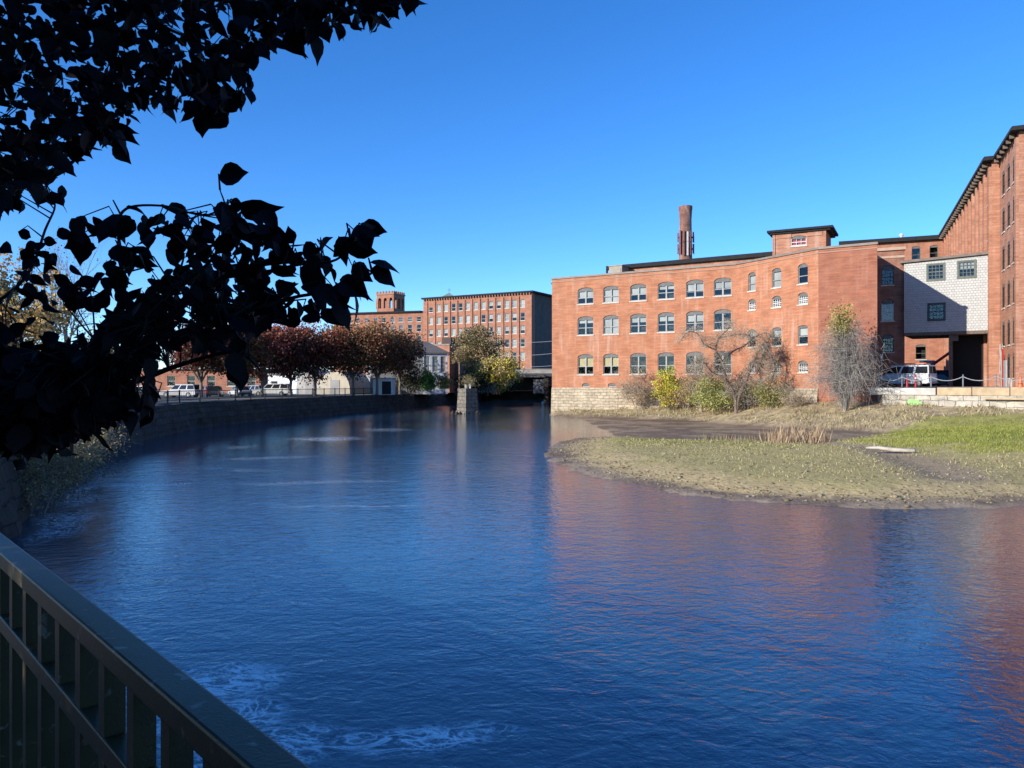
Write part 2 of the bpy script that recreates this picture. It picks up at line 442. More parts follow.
def crown_tree(name, base, H, W, zl, nclump, nleaf, lsize, palette, label, cat='tree', group=None, bark=None, lit_top_pal=None, r0=.2, twigs=0, tw=.016, fork=.25, stems=1, sig=.13, lean=0):
    base = Vector(base); root = empty(name, base, label, cat, group); rng = np.random.default_rng(random.randrange(10**6))
    cz = base.z + H * (zl + 1) / 2; rz = H * (1 - zl) / 2; d = rng.normal(size=(nclump, 3)); d /= np.linalg.norm(d, axis=1)[:, None]
    rad = rng.random(nclump) ** .45 * .9 * (1 + .13 * rng.normal(size=nclump)); rad = np.minimum(rad, 1.08)
    cen = d * rad[:, None] * np.array([W / 2 * .88, W / 2 * .88, rz * .9]) + np.array([base.x + lean, base.y, cz])
    mb = MB(); prim = list(range(min(7, nclump))); curves = []
    for s_ in range(stems):
        off = Vector((rng.normal() * .05 * W, rng.normal() * .05 * W, -.25)) if stems > 1 else Vector((0, 0, -.25))
        fk = base + Vector((lean * .3, 0, H * fork)) + (off * .8 if stems > 1 else Vector((0, 0, 0)))
        if stems == 1: mb.tube([base + off, base + Vector((0, 0, .25)), base.lerp(fk, .5) + Vector((rng.normal() * .05, rng.normal() * .05, 0)), fk], [r0 * 1.35, r0, r0 * .85, r0 * .8], 9)
        mine = [p for p in prim if p % stems == s_] or [prim[s_ % len(prim)]]
        for p in mine:
            c = Vector(cen[p]); a = fk if stems == 1 else base + off; m1 = a.lerp(c, .35) + Vector((0, 0, H * .06)); m2 = a.lerp(c, .7) + Vector((rng.normal() * .03 * W, rng.normal() * .03 * W, H * .04))
            pts = [a, m1, m2, c]; mb.tube(pts, [r0 * .6, r0 * .42, r0 * .25, r0 * .08], 6, caps=False); curves += [(a.lerp(m1, t), r0 * (.6 - .18 * t)) for t in (.5,)] + [(m1.lerp(m2, t), r0 * (.42 - .17 * t)) for t in (0, .33, .66)] + [(m2.lerp(c, t), r0 * (.25 - .15 * t)) for t in (0, .4, .8)]
    cp = np.array([tuple(c[0]) for c in curves])
    for i in range(nclump):
        c = Vector(cen[i])
        if i not in prim:
            j = (((cp - cen[i]) ** 2).sum(1) + (cp[:, 2] > cen[i][2]) * W * W * .05).argmin(); a = Vector(cp[j]); m = a.lerp(c, .5) + Vector((rng.normal() * .02 * W, rng.normal() * .02 * W, .04 * H))
            r = curves[j][1] * .5; mb.tube([a, m, c], [r, r * .7, r * .25], 4, caps=False)
        for k in range(twigs):
            e = c + Vector(rng.normal(size=3) * sig * W * 1.25) ; e.z += sig * W * .3; m = c.lerp(e, .5) + Vector(rng.normal(size=3) * sig * W * .2)
            mb.tube([c.lerp(base, .04), m, e], [tw, tw * .7, tw * .35], 3, caps=False)
            for q in range(2):
                f = m.lerp(e, rng.random()); g = f + Vector(rng.normal(size=3) * sig * W * .5); mb.tube([f, g], [tw * .6, tw * .3], 3, caps=False)
    mb.build('trunk', bark or BARK, root, smooth=True)
    if nleaf:
        k = rng.integers(0, nclump, nleaf); sg = sig * W * rng.uniform(.6, 1.25, nclump)
        pos = cen[k] + np.clip(rng.normal(size=(nleaf, 3)), -1.9, 1.9) * sg[k][:, None] * np.array([1, 1, .7])
        ci = rng.integers(0, len(palette), nclump); pi = np.where(rng.random(nleaf) < .7, ci[k], rng.integers(0, len(palette), nleaf))
        bright = rng.uniform(.75, 1.25, nclump)[k][:, None]; cols = pick_cols(nleaf, palette, rng, pi) * bright
        if lit_top_pal is not None:
            zz = (pos[:, 2] - cz) / rz + (pos[:, 0] - base.x) / W * -.5; tm = rng.random(nleaf) < np.clip((zz - .05) * 1.1, 0, .85); cols[tm] = pick_cols(int(tm.sum()), lit_top_pal, rng)  # upper and left leaves get the brighter palette, imitating sunlight
        keep = pos[:, 2] > base.z + .1; pos = pos[keep]; cols = cols[keep]
        V, F, C = leaf_cards(pos, lsize, cols, rng); np_mesh('crown', V, F, LEAF, root, C)
    return root
def weeping(name, base, H, W, n, label):
    base = Vector(base); root = empty(name, base, label, 'tree'); rng = np.random.default_rng(5); mb = MB(); ends = []
    for i in range(n):
        a = rng.uniform(0, 6.283); h = H * (1 - .68 * rng.random() ** .9); r = W / 2 * (.2 + .8 * rng.random()) * (1.15 - .7 * (h / H) ** 2); u = Vector((math.cos(a), math.sin(a), 0))
        b0 = base + u * .12 * rng.random() + Vector((0, 0, -.2)); top = base + u * r * .55 + Vector((0, 0, h)); end = base + u * r + Vector((0, 0, h * rng.uniform(.45, .85)))
        pts = [b0, base + u * r * .12 + Vector((0, 0, h * .4)), base + u * r * .3 + Vector((rng.normal() * .15, rng.normal() * .15, h * .8)), top, end]
        big = i < 8; r0 = .085 if big else .026; mb.tube(pts, [r0, r0 * .8, r0 * .55, r0 * .35, .008], 5 if big else 3, caps=False)
        for k in range(9):
            j = 1 + int(rng.random() * 3); p = pts[j].lerp(pts[j + 1], rng.random()); q = p + Vector((rng.normal() * .7, rng.normal() * .7, rng.uniform(-.5, .6))); e = q + Vector((rng.normal() * .35, rng.normal() * .35, -rng.uniform(.3, 1.5)))
            if e.z < base.z + .1: e.z = base.z + .1
            mb.tube([p, q, e], [.018, .012, .006], 3, caps=False)
    mb.build('trunk', TWIGG, root); return root

# ------------------------------------------------------------------ sun and sky
SUN = Vector((.837, .548, 0)).normalized() * math.cos(R(17.5)); SUN.z = -math.sin(R(17.5))
sd = bpy.data.lights.new('sun', 'SUN'); sd.energy = 4.6; sd.angle = R(.5); sd.color = (1, .93, .82)
so = bpy.data.objects.new('sun', sd); COL.objects.link(so); so.rotation_euler = SUN.to_track_quat('-Z', 'Y').to_euler(); so.location = (-60, -40, 60)
w = bpy.data.worlds.new('World'); SC.world = w; w.use_nodes = True
wn = w.node_tree.nodes; wl = w.node_tree.links
sky = wn.new('ShaderNodeTexSky'); sky.sky_type = 'NISHITA'; sky.sun_disc = False
sky.sun_elevation = R(17.5); sky.sun_rotation = math.atan2(-SUN.x, -SUN.y) % (2 * math.pi)
sky.air_density = 1.0; sky.dust_density = 0.0; sky.ozone_density = 4.0; sky.altitude = 2600
hs = wn.new('ShaderNodeHueSaturation'); hs.inputs['Saturation'].default_value = 1.2; hs.inputs['Hue'].default_value = .507; hs.inputs['Value'].default_value = 1.2
wl.new(sky.outputs[0], hs.inputs['Color']); wl.new(hs.outputs[0], wn['Background'].inputs[0]); wn['Background'].inputs[1].default_value = .15
SC.view_settings.view_transform = 'Standard'; SC.view_settings.look = 'None'; SC.view_settings.exposure = 0.62; SC.view_settings.gamma = 1
SC.cycles.max_bounces = 6; SC.cycles.transparent_max_bounces = 12; SC.cycles.caustics_reflective = False; SC.cycles.caustics_refractive = False
cd = bpy.data.cameras.new('camera'); cam = bpy.data.objects.new('camera', cd); COL.objects.link(cam)
cam.location = (0, 0, EYE); cam.rotation_euler = (math.pi / 2, 0, 0); cd.sensor_width = 36; cd.lens = 36 * FPX / 1024; cd.clip_end = 6000; cd.clip_start = .05
SC.camera = cam

# ------------------------------------------------------------------ river, banks, ground
def foam_water():
    m, nt, b, N, L = nodes('river_water')
    tc = N.new('ShaderNodeTexCoord'); P = tc.outputs['Object']
    setin(b, Roughness=.03); b.inputs['IOR'].default_value = 1.72
    big = noise(nt, mapping(nt, P, (.05, .03, 1)), 1, 3)
    n1 = noise(nt, mapping(nt, P, (.8, 1.15, 1), .25), 1.0, 3, .6)
    n2 = noise(nt, mapping(nt, P, (2.6, 3.5, 1), -.2), 1.0, 4, .8)
    n3 = noise(nt, mapping(nt, P, (9, 11, 1), .1), 1.0, 3, .4)
    h = math_(nt, 'ADD', math_(nt, 'MULTIPLY', n1, WAVE[0]), math_(nt, 'ADD', math_(nt, 'MULTIPLY', n2, WAVE[1]), math_(nt, 'MULTIPLY', n3, WAVE[2])))
    amp = ramp(nt, big, .32, .68, (.3,) * 3, (1.35,) * 3)
    h = math_(nt, 'MULTIPLY', h, amp)
    bp = N.new('ShaderNodeBump'); bp.inputs['Distance'].default_value = 1.0; bp.inputs['Strength'].default_value = 1.0
    L.new(h, bp.inputs['Height']); L.new(bp.outputs[0], b.inputs['Normal'])
    # drifting foam: a few patches of marbled froth lying on the river
    sep = N.new('ShaderNodeSeparateXYZ'); L.new(P, sep.inputs[0])
    total = None
    wv = N.new('ShaderNodeVectorMath'); wv.operation = 'MULTIPLY_ADD'; wv.inputs[1].default_value = (2.2, 2.2, 0)
    nc = N.new('ShaderNodeTexNoise'); nc.inputs['Scale'].default_value = .28; nc.inputs['Detail'].default_value = 4; L.new(P, nc.inputs[0])
    cen = N.new('ShaderNodeVectorMath'); cen.operation = 'SUBTRACT'; cen.inputs[1].default_value = (.5, .5, .5); L.new(nc.outputs['Color'], cen.inputs[0])
    L.new(cen.outputs[0], wv.inputs[0]); L.new(P, wv.inputs[2]); L.new(wv.outputs[0], sep.inputs[0])
    for cx, cy, rx, ry, rot, k in FOAM:
        dx = math_(nt, 'SUBTRACT', sep.outputs[0], cx); dy = math_(nt, 'SUBTRACT', sep.outputs[1], cy)
        c, s = math.cos(rot), math.sin(rot)
        a = math_(nt, 'DIVIDE', math_(nt, 'ADD', math_(nt, 'MULTIPLY', dx, c), math_(nt, 'MULTIPLY', dy, s)), rx)
        e = math_(nt, 'DIVIDE', math_(nt, 'SUBTRACT', math_(nt, 'MULTIPLY', dy, c), math_(nt, 'MULTIPLY', dx, s)), ry)
        q = math_(nt, 'SUBTRACT', 1.0, math_(nt, 'ADD', math_(nt, 'MULTIPLY', a, a), math_(nt, 'MULTIPLY', e, e)), True)
        q = math_(nt, 'MULTIPLY', q, k)
        total = q if total is None else math_(nt, 'MAXIMUM', total, q)
    mr = noise(nt, mapping(nt, P, (1.3, 1.9, 1), .5), 1.2, 6, 2.2)
    vein = math_(nt, 'SUBTRACT', 1.0, math_(nt, 'MULTIPLY', math_(nt, 'ABSOLUTE', math_(nt, 'SUBTRACT', mr, .5)), 14.0), True)
    spk = ramp(nt, noise(nt, P, 9, 5, 1.5), .5, .66)
    fm = math_(nt, 'MULTIPLY', math_(nt, 'ADD', math_(nt, 'MULTIPLY', vein, .85), math_(nt, 'MULTIPLY', spk, .5)), total, True)
    col = mixc(nt, (.010, .048, .088), (.85, .87, .88), fm)
    L.new(col, b.inputs['Base Color'])
    L.new(math_(nt, 'MULTIPLY_ADD', fm, .5), b.inputs['Roughness'])
    rr = [l for l in nt.links if l.to_socket == b.inputs['Roughness']][0].from_node; rr.inputs[2].default_value = .03
    return m
WAVE = (.026, .025, .0090)
FOAM = [(-3.9, 10.4, 1.0, .8, .4, 1.7), (-3.3, 9.3, .8, .9, .4, 1.4), (-2.5, 8.6, 1.5, .5, -.3, 1.1), (-1.1, 8.3, .9, .4, .2, 1.3), (-3.0, 8.0, .9, .6, .2, 1.2), (-.3, 8.7, .6, .2, 0, .7), (-15.6, 28.0, .8, 4.2, .42, .95), (-12.9, 22.0, .9, 3.6, .35, .95), (-14.5, 30.5, 2.6, .5, .3, .8),
        (-13.5, 41.5, 4.0, 1.2, .3, .42), (-13.5, 56, 3.2, 3.2, .25, .8), (-13.5, 36, 2.6, 1.2, -.25, .38), (-9, 31, 5, .8, .1, .4), (-17.5, 48.5, 1.8, 1.6, .6, .42), (-11, 67, 2.5, 3, .3, .5), (-5, 25, 3, .3, .1, .4)]
def flat(name, poly, z, mat, kind='structure'):
    me = bpy.data.meshes.new(name); bm = bmesh.new(); vs = [bm.verts.new((x, y, z)) for x, y in poly]
    bm.faces.new(vs); bmesh.ops.triangulate(bm, faces=bm.faces[:])
    uv = bm.loops.layers.uv.new('UVMap')
    for f in bm.faces:
        for l in f.loops: l[uv].uv = l.vert.co.xy
    bm.to_mesh(me); bm.free()
    o = link(name, me, mat); o['kind'] = kind; return o

flat('river_water', [(-30, -30), (90, -30), (90, 75), (30, 110), (12, 205), (-16, 205), (-34, 100), (-34, 40)], 0, foam_water())
MUDBED = M('river_bed', (.06, .05, .035), (.04, .035, .025), 1)
flat('ground', [(-3000, -3000), (3000, -3000), (3000, 5000), (-3000, 5000)], -1.6, MUDBED)

QE = [(-9.72, 11.3), (-14, 21), (-17.0, 26.5), (-22.4, 40), (-24.4, 46), (-26.8, 55.4), (-29.0, 70), (-27.0, 88), (-24.4, 99), (-19.0, 125.6), (-12.6, 166), (-9.5, 184)]
rd = Vector((-.677, .736)); rn = Vector((.736, .677))
def rp(t, a): return rd * t + rn * a
LOTM = M('left_bank_soil', (.20, .16, .11), (.12, .10, .07), .35, .95, detail=8)
lp = [tuple(rp(-28, .60)), tuple(rp(14, .60))] + QE[1:] + [(-9.5, 300), (-1500, 1500), (-1500, -300), (-20, -300)]
flat('left_bank', lp, 2.3, LOTM)
ASPH = M('asphalt_lot', (.075, .075, .073), (.05, .05, .05), .8, .9, detail=8)
flat('parking_lot', [(-58, 70), (-35, 84), (-30.5, 100), (-24.5, 126), (-30, 134), (-70, 130), (-90, 90)], 2.304, ASPH)
WALKM = M('walkway_concrete', (.16, .15, .14), (.11, .105, .1), 2, .9)
flat('walkway', [tuple(rp(-20, .58)), tuple(rp(14, .58)), tuple(rp(14, -2.6)), tuple(rp(-20, -2.6))], 2.4, WALKM)
wk = MB(); wk.obox((0, 0), rd, rn, -28, 14, .40, .60, -1.5, 2.39)
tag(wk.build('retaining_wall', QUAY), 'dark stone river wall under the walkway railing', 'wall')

# quay wall along the left bank (uv in metres)
qb = MB(); acc = 0; pts = [Vector(q) for q in QE]
sub = []
for i in range(len(pts) - 1):
    k = max(1, int((pts[i + 1] - pts[i]).length / .9))
    for j in range(k): sub.append(pts[i].lerp(pts[i + 1], j / k))
sub.append(pts[-1])
rows = [(-1.5, -.75), (0, -.5), (.45, -.38), (.9, -.3), (1.35, -.2), (1.8, -.1), (2.25, -.02)]
for i, p in enumerate(sub):
    t = (sub[min(i + 1, len(sub) - 1)] - sub[max(i - 1, 0)]).normalized(); n = Vector((t.y, -t.x))
    if i: acc += (p - sub[i - 1]).length
    for (z, o) in rows:
        q = p - n * (o + random.uniform(-.16, .10)); qb.v.append((q.x, q.y, z + (random.uniform(-.08, .12) if z > 2 else 0))); qb.uv[len(qb.v) - 1] = (acc, z)
    q = p - n * .7; qb.v.append((q.x, q.y, 2.36)); qb.uv[len(qb.v) - 1] = (acc, 3.0)
K = len(rows) + 1
for i in range(len(sub) - 1):
    for j in range(K - 1): qb.f.append([i * K + j, (i + 1) * K + j, (i + 1) * K + j + 1, i * K + j + 1]); qb.m.append(0)
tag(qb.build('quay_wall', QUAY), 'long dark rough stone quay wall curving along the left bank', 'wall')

# right shore: bank, mud pond and gravel bar as one height field
A1 = Vector((5.15, 99)); B1 = Vector((25.3, 86.6)); C1 = Vector((30.6, 76.8)); D1 = Vector((35.1, 73.9)); E1 = Vector((41.3, 88.6))
W0 = Vector((34.0, 70.6)); W1 = Vector((42.0, 62.0)); W2 = Vector((58, 50)); W3 = Vector((95, 30))
BAR = [(95, 28), (40, 26.5), (20, 25.0), (16.6, 24.9), (11.6, 24.4), (10, 25), (7.7, 26.1), (6.05, 27.7), (4.35, 31), (2.93, 35.8), (2.2, 40.5), (2.3, 46.6), (3.0, 52), (4.5, 56), (7, 57.2), (10.3, 55.6), (14, 52.8), (17.6, 51.2), (21, 53), (25, 57), (29, 62), (35, 66.5), (42, 61.5), (58, 49.5), (95, 29.5)]
EDGE = [tuple(A1), tuple(B1), tuple(C1), tuple(D1), tuple(W0), tuple(W1), tuple(W2), tuple(W3)]
EZ = [.75, 1.7, 2.4, 2.5, 2.3, 2.1, 1.9, 1.9]
CHAN = [(17.0, 51.5), (20.4, 44), (18.6, 35), (17.2, 30)]
def seg_d(X, Y, a, b):
    ax, ay = a; bx, by = b; dx, dy = bx - ax, by - ay
    t = np.clip(((X - ax) * dx + (Y - ay) * dy) / (dx * dx + dy * dy), 0, 1)
    return np.hypot(X - ax - t * dx, Y - ay - t * dy), t
def poly_sd(X, Y, poly):
    d = np.full(X.shape, 1e9); ins = np.zeros(X.shape, bool); n = len(poly)
    for i in range(n):
        a, b = poly[i], poly[(i + 1) % n]; d = np.minimum(d, seg_d(X, Y, a, b)[0])
        c = ((a[1] > Y) != (b[1] > Y)) & (X < (b[0] - a[0]) * (Y - a[1]) / ((b[1] - a[1]) + 1e-12) + a[0]); ins ^= c
    return np.where(ins, d, -d)
def vnoise(X, Y, s, seed=0, oct=4):
    out = np.zeros(X.shape); amp = 1; tot = 0
    for o in range(oct):
        r = np.random.default_rng(seed + o); G = r.random((256, 256))
        x = X * s * 2**o + 17.3 * o; y = Y * s * 2**o + 5.1 * o
        xi = np.floor(x).astype(int); yi = np.floor(y).astype(int); fx = x - xi; fy = y - yi
        fx = fx * fx * (3 - 2 * fx); fy = fy * fy * (3 - 2 * fy)
        g = lambda i, j: G[(xi + i) % 256, (yi + j) % 256]
        out += amp * ((g(0, 0) * (1 - fx) + g(1, 0) * fx) * (1 - fy) + (g(0, 1) * (1 - fx) + g(1, 1) * fx) * fy); tot += amp; amp *= .55
    return out / tot
sm = lambda x: (lambda q: q * q * (3 - 2 * q))(np.clip(x, 0, 1))
def shore(X, Y):
    X = np.asarray(X, float); Y = np.asarray(Y, float)
    wob = (vnoise(X, Y, .35, 3) - .5) * 1.6 + (vnoise(X, Y, 1.3, 33) - .5) * .5
    sb = poly_sd(X, Y, BAR) + wob
    de = np.full(X.shape, 1e9); ez = np.zeros(X.shape)
    for i in range(len(EDGE) - 1):
        d, t = seg_d(X, Y, EDGE[i], EDGE[i + 1]); z = EZ[i] + (EZ[i + 1] - EZ[i]) * t
        m = d < de; de = np.where(m, d, de); ez = np.where(m, z, ez)
    dc = np.full(X.shape, 1e9)
    for i in range(len(CHAN) - 1): dc = np.minimum(dc, seg_d(X, Y, CHAN[i], CHAN[i + 1])[0])
    n1 = vnoise(X, Y, .5, 7); n2 = vnoise(X, Y, 2.2, 9)
    right = sm((X - 14) / 22)
    bar = np.where(sb > 0, .05 + .34 * sm(sb / 4.5) + .85 * right * sm(sb / 14) * sm((Y - 26) / 22), .04 + sb * .10)
    # beyond the bar: mud flat between bar and building, open water elsewhere
    mudz = .07 + (n1 - .5) * .10 - sm((9.5 - X) / 5) * .35
    inpond = (Y > 40) & (X > 3) | (Y > 56)
    out = np.where(inpond, np.maximum(mudz, np.where(Y > 40, -1, -1)), np.minimum(bar, -.02 + sb * .12))
    z = np.where(sb > 0, bar, out)
    bank = ez * (1 - np.clip(de / (2.2 + ez * 3.2), 0, 1)) ** .8 - .12
    bank += (n1 - .5) * .25 * (de < 8)
    z = np.maximum(z, bank)
    chm = np.exp(-(dc / .8) ** 2); z = z - chm * .12 * (sb > 0)
    z += (n2 - .5) * .05 * (z > -.05)
    off = ~((X > 1.5) | (Y < 0)); z = np.where(off, np.minimum(z, -.5), z)
    # beyond the corner of the mill there is only river
    z = np.where((X < 5.2) & (Y > 60), np.minimum(z, -.3 + np.maximum(0, (X - 2.5)) * .12 * (Y > 90)), z)
    return z, sb, de, dc, n1, n2, bank
def grid_terrain():
    xs = np.arange(1.0, 96, .33); ys = np.arange(22.5, 101, .33); X, Y = np.meshgrid(xs, ys)
    z, sb, de, dc, n1, n2, bank = shore(X, Y)
    nx, ny = len(xs), len(ys)
    V = np.stack([X, Y, z], -1).reshape(-1, 3)
    i = (np.arange(ny - 1)[:, None] * nx + np.arange(nx - 1)[None]).ravel(); F = np.stack([i, i + 1, i + nx + 1, i + nx], 1)
    mud = np.array([.34, .26, .17]); mudw = np.array([.20, .15, .105]); grav = np.array([.54, .41, .20]); dry = np.array([.46, .37, .2]); green = np.array([.24, .26, .045]); olive = np.array([.47, .385, .15]); dirt = np.array([.34, .26, .17])
    lerp = lambda a, b, t: a + (b - a) * t[..., None]
    c = np.broadcast_to(mud, X.shape + (3,)).copy(); c = lerp(c, np.broadcast_to(mudw, c.shape), sm((n1 - .4) * 5))
    c = np.where((sb > 0)[..., None], lerp(c, np.broadcast_to(grav, c.shape), sm((sb - .75 + (n2 - .5) * 1.4) / 1.0)), c)
    g = sm((sb - 1.8 + (n1 - .5) * 4) / 2.5) * (sb > 0)
    c = lerp(c, np.broadcast_to(olive, c.shape), g * .75)
    far = sm((Y - 42 + (n1 - .5) * 12) / 7) * sm((sb - .6) / 1.5) * sm((X - 5) / 4)
    c = lerp(c, np.broadcast_to(green * .8, c.shape), far * .6 * (X < 18))
    lawn = sm((X - 22 + (n1 - .5) * 8) / 6) * sm((Y - 38 + (n1 - .5) * 8) / 6) * (sb > .8)
    c = lerp(c, np.broadcast_to(green, c.shape), lawn * .95)
    c = lerp(c, np.broadcast_to(mud, c.shape), np.clip(np.exp(-(dc / 1.5) ** 2) * 1.5 * (.4 + n2), 0, .95) * (sb > 0))
    ondry = sm((bank - .12) / .35) * (bank > .02) * (bank >= z - .2)
    c = lerp(c, lerp(np.broadcast_to(dirt, c.shape), np.broadcast_to(dry, c.shape), sm((n2 - .35) * 4)), ondry * np.where(sb > 1.5, .3, 1))
    c *= (.72 + .56 * n2)[..., None]
    m, nt, b, Nn, L = nodes('shore_ground'); at_ = Nn.new('ShaderNodeAttribute'); at_.attribute_name = 'tint'
    tc = Nn.new('ShaderNodeTexCoord'); f = noise(nt, tc.outputs['Object'], 5, 7)
    cc = mixc(nt, at_.outputs['Color'], (.02, .016, .01), math_(nt, 'MULTIPLY', ramp(nt, f, .52, .75), .6))
    L.new(cc, b.inputs['Base Color'])
    sp = Nn.new('ShaderNodeSeparateXYZ'); L.new(tc.outputs['Object'], sp.inputs[0])
    wet = Nn.new('ShaderNodeMapRange'); wet.inputs['From Min'].default_value = .05; wet.inputs['From Max'].default_value = .3; b.inputs['Specular IOR Level'].default_value = .06; wet.inputs['To Min'].default_value = .55; wet.inputs['To Max'].default_value = .95
    L.new(sp.outputs[2], wet.inputs['Value']); L.new(wet.outputs[0], b.inputs['Roughness'])
    bp = Nn.new('ShaderNodeBump'); bp.inputs['Distance'].default_value = .06; L.new(f, bp.inputs['Height']); L.new(bp.outputs[0], b.inputs['Normal'])
    o = np_mesh('shore_terrain', V, F, m, None, c.reshape(-1, 3), True); o['kind'] = 'structure'
grid_terrain()

def scatter(n, xr, yr, keep):
    X = RNG.uniform(*xr, n); Y = RNG.uniform(*yr, n); s = shore(X, Y); p = keep(X, Y, *s); k = RNG.random(n) < p
    return X[k], Y[k], s[0][k], s[1][k]
def gravel():
    X, Y, Z, S = scatter(105000, (1.5, 45), (23.5, 60), lambda X, Y, z, sb, de, dc, n1, n2, bk: np.clip(np.exp(-((sb - 1.4) / 1.0) ** 2) * .62 + (sb > 1) * .11 * ~((X > 20) & (Y > 36)) + ((sb > .5) & (X > 12) & (Y < 36)) * .16, 0, 1) * (.3 + n2) * (sb > .1) * (z > .01))
    # fewer, larger where the bar is near
    n = len(X); ico = bmesh.new(); bmesh.ops.create_icosphere(ico, subdivisions=1, radius=1); bv = np.array([v.co for v in ico.verts]); bf = np.array([[v.index for v in f.verts] for f in ico.faces]); ico.free()
    s = (RNG.lognormal(-3.6, .42, n)).clip(.012, .11)
    sc3 = np.stack([s * RNG.uniform(.8, 1.5, n), s * RNG.uniform(.8, 1.4, n), s * RNG.uniform(.4, .8, n)], 1)
    th = RNG.uniform(0, 6.28, n); ct, st = np.cos(th), np.sin(th)
    v = bv[None] * sc3[:, None] * RNG.uniform(.75, 1.2, (n, len(bv), 1))
    V = np.stack([v[..., 0] * ct[:, None] - v[..., 1] * st[:, None] + X[:, None], v[..., 0] * st[:, None] + v[..., 1] * ct[:, None] + Y[:, None], v[..., 2] + Z[:, None] + s[:, None] * .25], -1).reshape(-1, 3)
    F = (bf[None] + (np.arange(n) * len(bv))[:, None, None]).reshape(-1, 3)
    pal = [(.22, .175, .105), (.26, .21, .13), (.18, .145, .09), (.31, .26, .18), (.14, .11, .07)]
    C = np.repeat(pick_cols(n, pal, RNG), len(bv), 0)
    m = leaf_mat('gravel_stone', .9, 0, .2)
    tag(np_mesh('gravel', V, F, m, None, C), None, None, None, 'stuff')
    o = ALL[-1]; o['label'] = 'pale river cobbles strewn over the gravel bar'; o['category'] = 'gravel'
gravel()
def grass():
    X, Y, Z, S = scatter(260000, (3, 50), (27, 70), lambda X, Y, z, sb, de, dc, n1, n2, bk: np.clip((sb - 2.6) / 3, 0, 1) * np.clip(.5 + (n1 - .45) * 4, .15, 1) * np.clip(dc / 1.4, 0, 1) * np.where((X > 20) & (Y > 38), 1, .18 + .5 * sm((Y - 41) / 6) * (X < 19)))
    n = len(X); h = np.where((X > 21) & (Y > 38), RNG.uniform(.05, .16, n), RNG.uniform(.02, .085, n) * RNG.choice([1, 1, 1, 2.2], n)); a = RNG.uniform(0, 6.28, n); wd = RNG.uniform(.012, .03, n)
    dx, dy = np.cos(a) * wd, np.sin(a) * wd; lx, ly = RNG.normal(0, .05, n), RNG.normal(0, .05, n)
    V = np.stack([np.stack([X - dx, Y - dy, Z - .02], 1), np.stack([X + dx, Y + dy, Z - .02], 1), np.stack([X + lx, Y + ly, Z + h], 1)], 1).reshape(-1, 3)
    F = np.arange(n * 3).reshape(n, 3)
    lawn = (X > 21) & (Y > 38)
    c1 = pick_cols(n, [(.28, .30, .05), (.23, .27, .045), (.36, .33, .10)], RNG); c2 = pick_cols(n, [(.46, .40, .17), (.38, .35, .13), (.52, .43, .22), (.33, .34, .10)], RNG)
    C = np.repeat(np.where(lawn[:, None], c1, c2), 3, 0)
    o = np_mesh('grass', V, F, LEAF, None, C); tag(o, 'short olive and green grass growing over the gravel bar and lawn', 'grass', None, 'stuff')
grass()
def bank_grass():
    X, Y, Z, S = scatter(90000, (4, 60), (55, 99), lambda X, Y, z, sb, de, dc, n1, n2, bk: np.clip((bk - .1) / .4, 0, 1) * np.clip(.2 + (n1 - .45) * 5, .03, 1) * (sb < 2))
    n = len(X); h = RNG.uniform(.1, .42, n); a = RNG.uniform(0, 6.28, n); wd = RNG.uniform(.02, .05, n)
    dx, dy = np.cos(a) * wd, np.sin(a) * wd; lx, ly = RNG.normal(0, .12, n), RNG.normal(0, .12, n)
    V = np.stack([np.stack([X - dx, Y - dy, Z - .03], 1), np.stack([X + dx, Y + dy, Z - .03], 1), np.stack([X + lx, Y + ly, Z + h], 1)], 1).reshape(-1, 3)
    C = np.repeat(pick_cols(n, [(.46, .37, .2), (.38, .3, .16), (.5, .42, .25), (.26, .25, .1), (.2, .14, .09)], RNG), 3, 0)
    tag(np_mesh('bank_grass', V, np.arange(n * 3).reshape(n, 3), LEAF, None, C), 'dry tan grass on the bank below the mills', 'grass', None, 'stuff')
bank_grass()
def reeds(name, label, px0, px1, y0, y1, n, hmax, pal):
    X = []; 
    cx = RNG.uniform(px0, px1, n); Yw = RNG.uniform(y0, y1, n); X = (cx - 512) / FPX * (y0 + y1) / 2
    Z = shore(X, Yw)[0]; h = RNG.uniform(.35, 1, n) * hmax; a = RNG.uniform(0, 6.28, n); wd = RNG.uniform(.012, .03, n)
    dx, dy = np.cos(a) * wd, np.sin(a) * wd; lx, ly = RNG.normal(0, .16, n) * h, RNG.normal(0, .16, n) * h
    V = np.stack([np.stack([X - dx, Yw - dy, Z - .05], 1), np.stack([X + dx, Yw + dy, Z - .05], 1), np.stack([X + lx * .5 + dx * .8, Yw + ly * .5 + dy * .8, Z + h * .6], 1), np.stack([X + lx, Yw + ly, Z + h], 1)], 1).reshape(-1, 3)
    F = np.arange(n * 4).reshape(n, 4); C = np.repeat(pick_cols(n, pal, RNG), 4, 0)
    tag(np_mesh(name, V, F, LEAF, None, C), label, 'reeds', None, 'stuff')
reeds('reed_clump', 'tall dry tan reeds standing between the mud and the gravel bar', 768, 822, 47.5, 51.5, 420, 1.45, [(.42, .29, .17), (.36, .25, .15), (.5, .37, .22)])
reeds('reed_fringe', 'short thin brown reeds along the mud left of the tall reeds', 700, 775, 50.5, 53.5, 260, .6, [(.34, .24, .14), (.28, .22, .11), (.2, .2, .08)])
lg = MB(); p0 = at(866, 457.5, 40.5); p1 = at(915, 464, 39.0); zz = lambda p, d=0: Vector((p.x, p.y, float(shore([p.x], [p.y])[0][0]) + .12 + d))
q0, q1 = zz(p0, .1), zz(p1); 
lg.tube([q0, q0.lerp(q1, .25) + Vector((0, 0, .04)), q0.lerp(q1, .6) + Vector((0, .1, -.02)), q1], [.05, .09, .11, .10], 8)
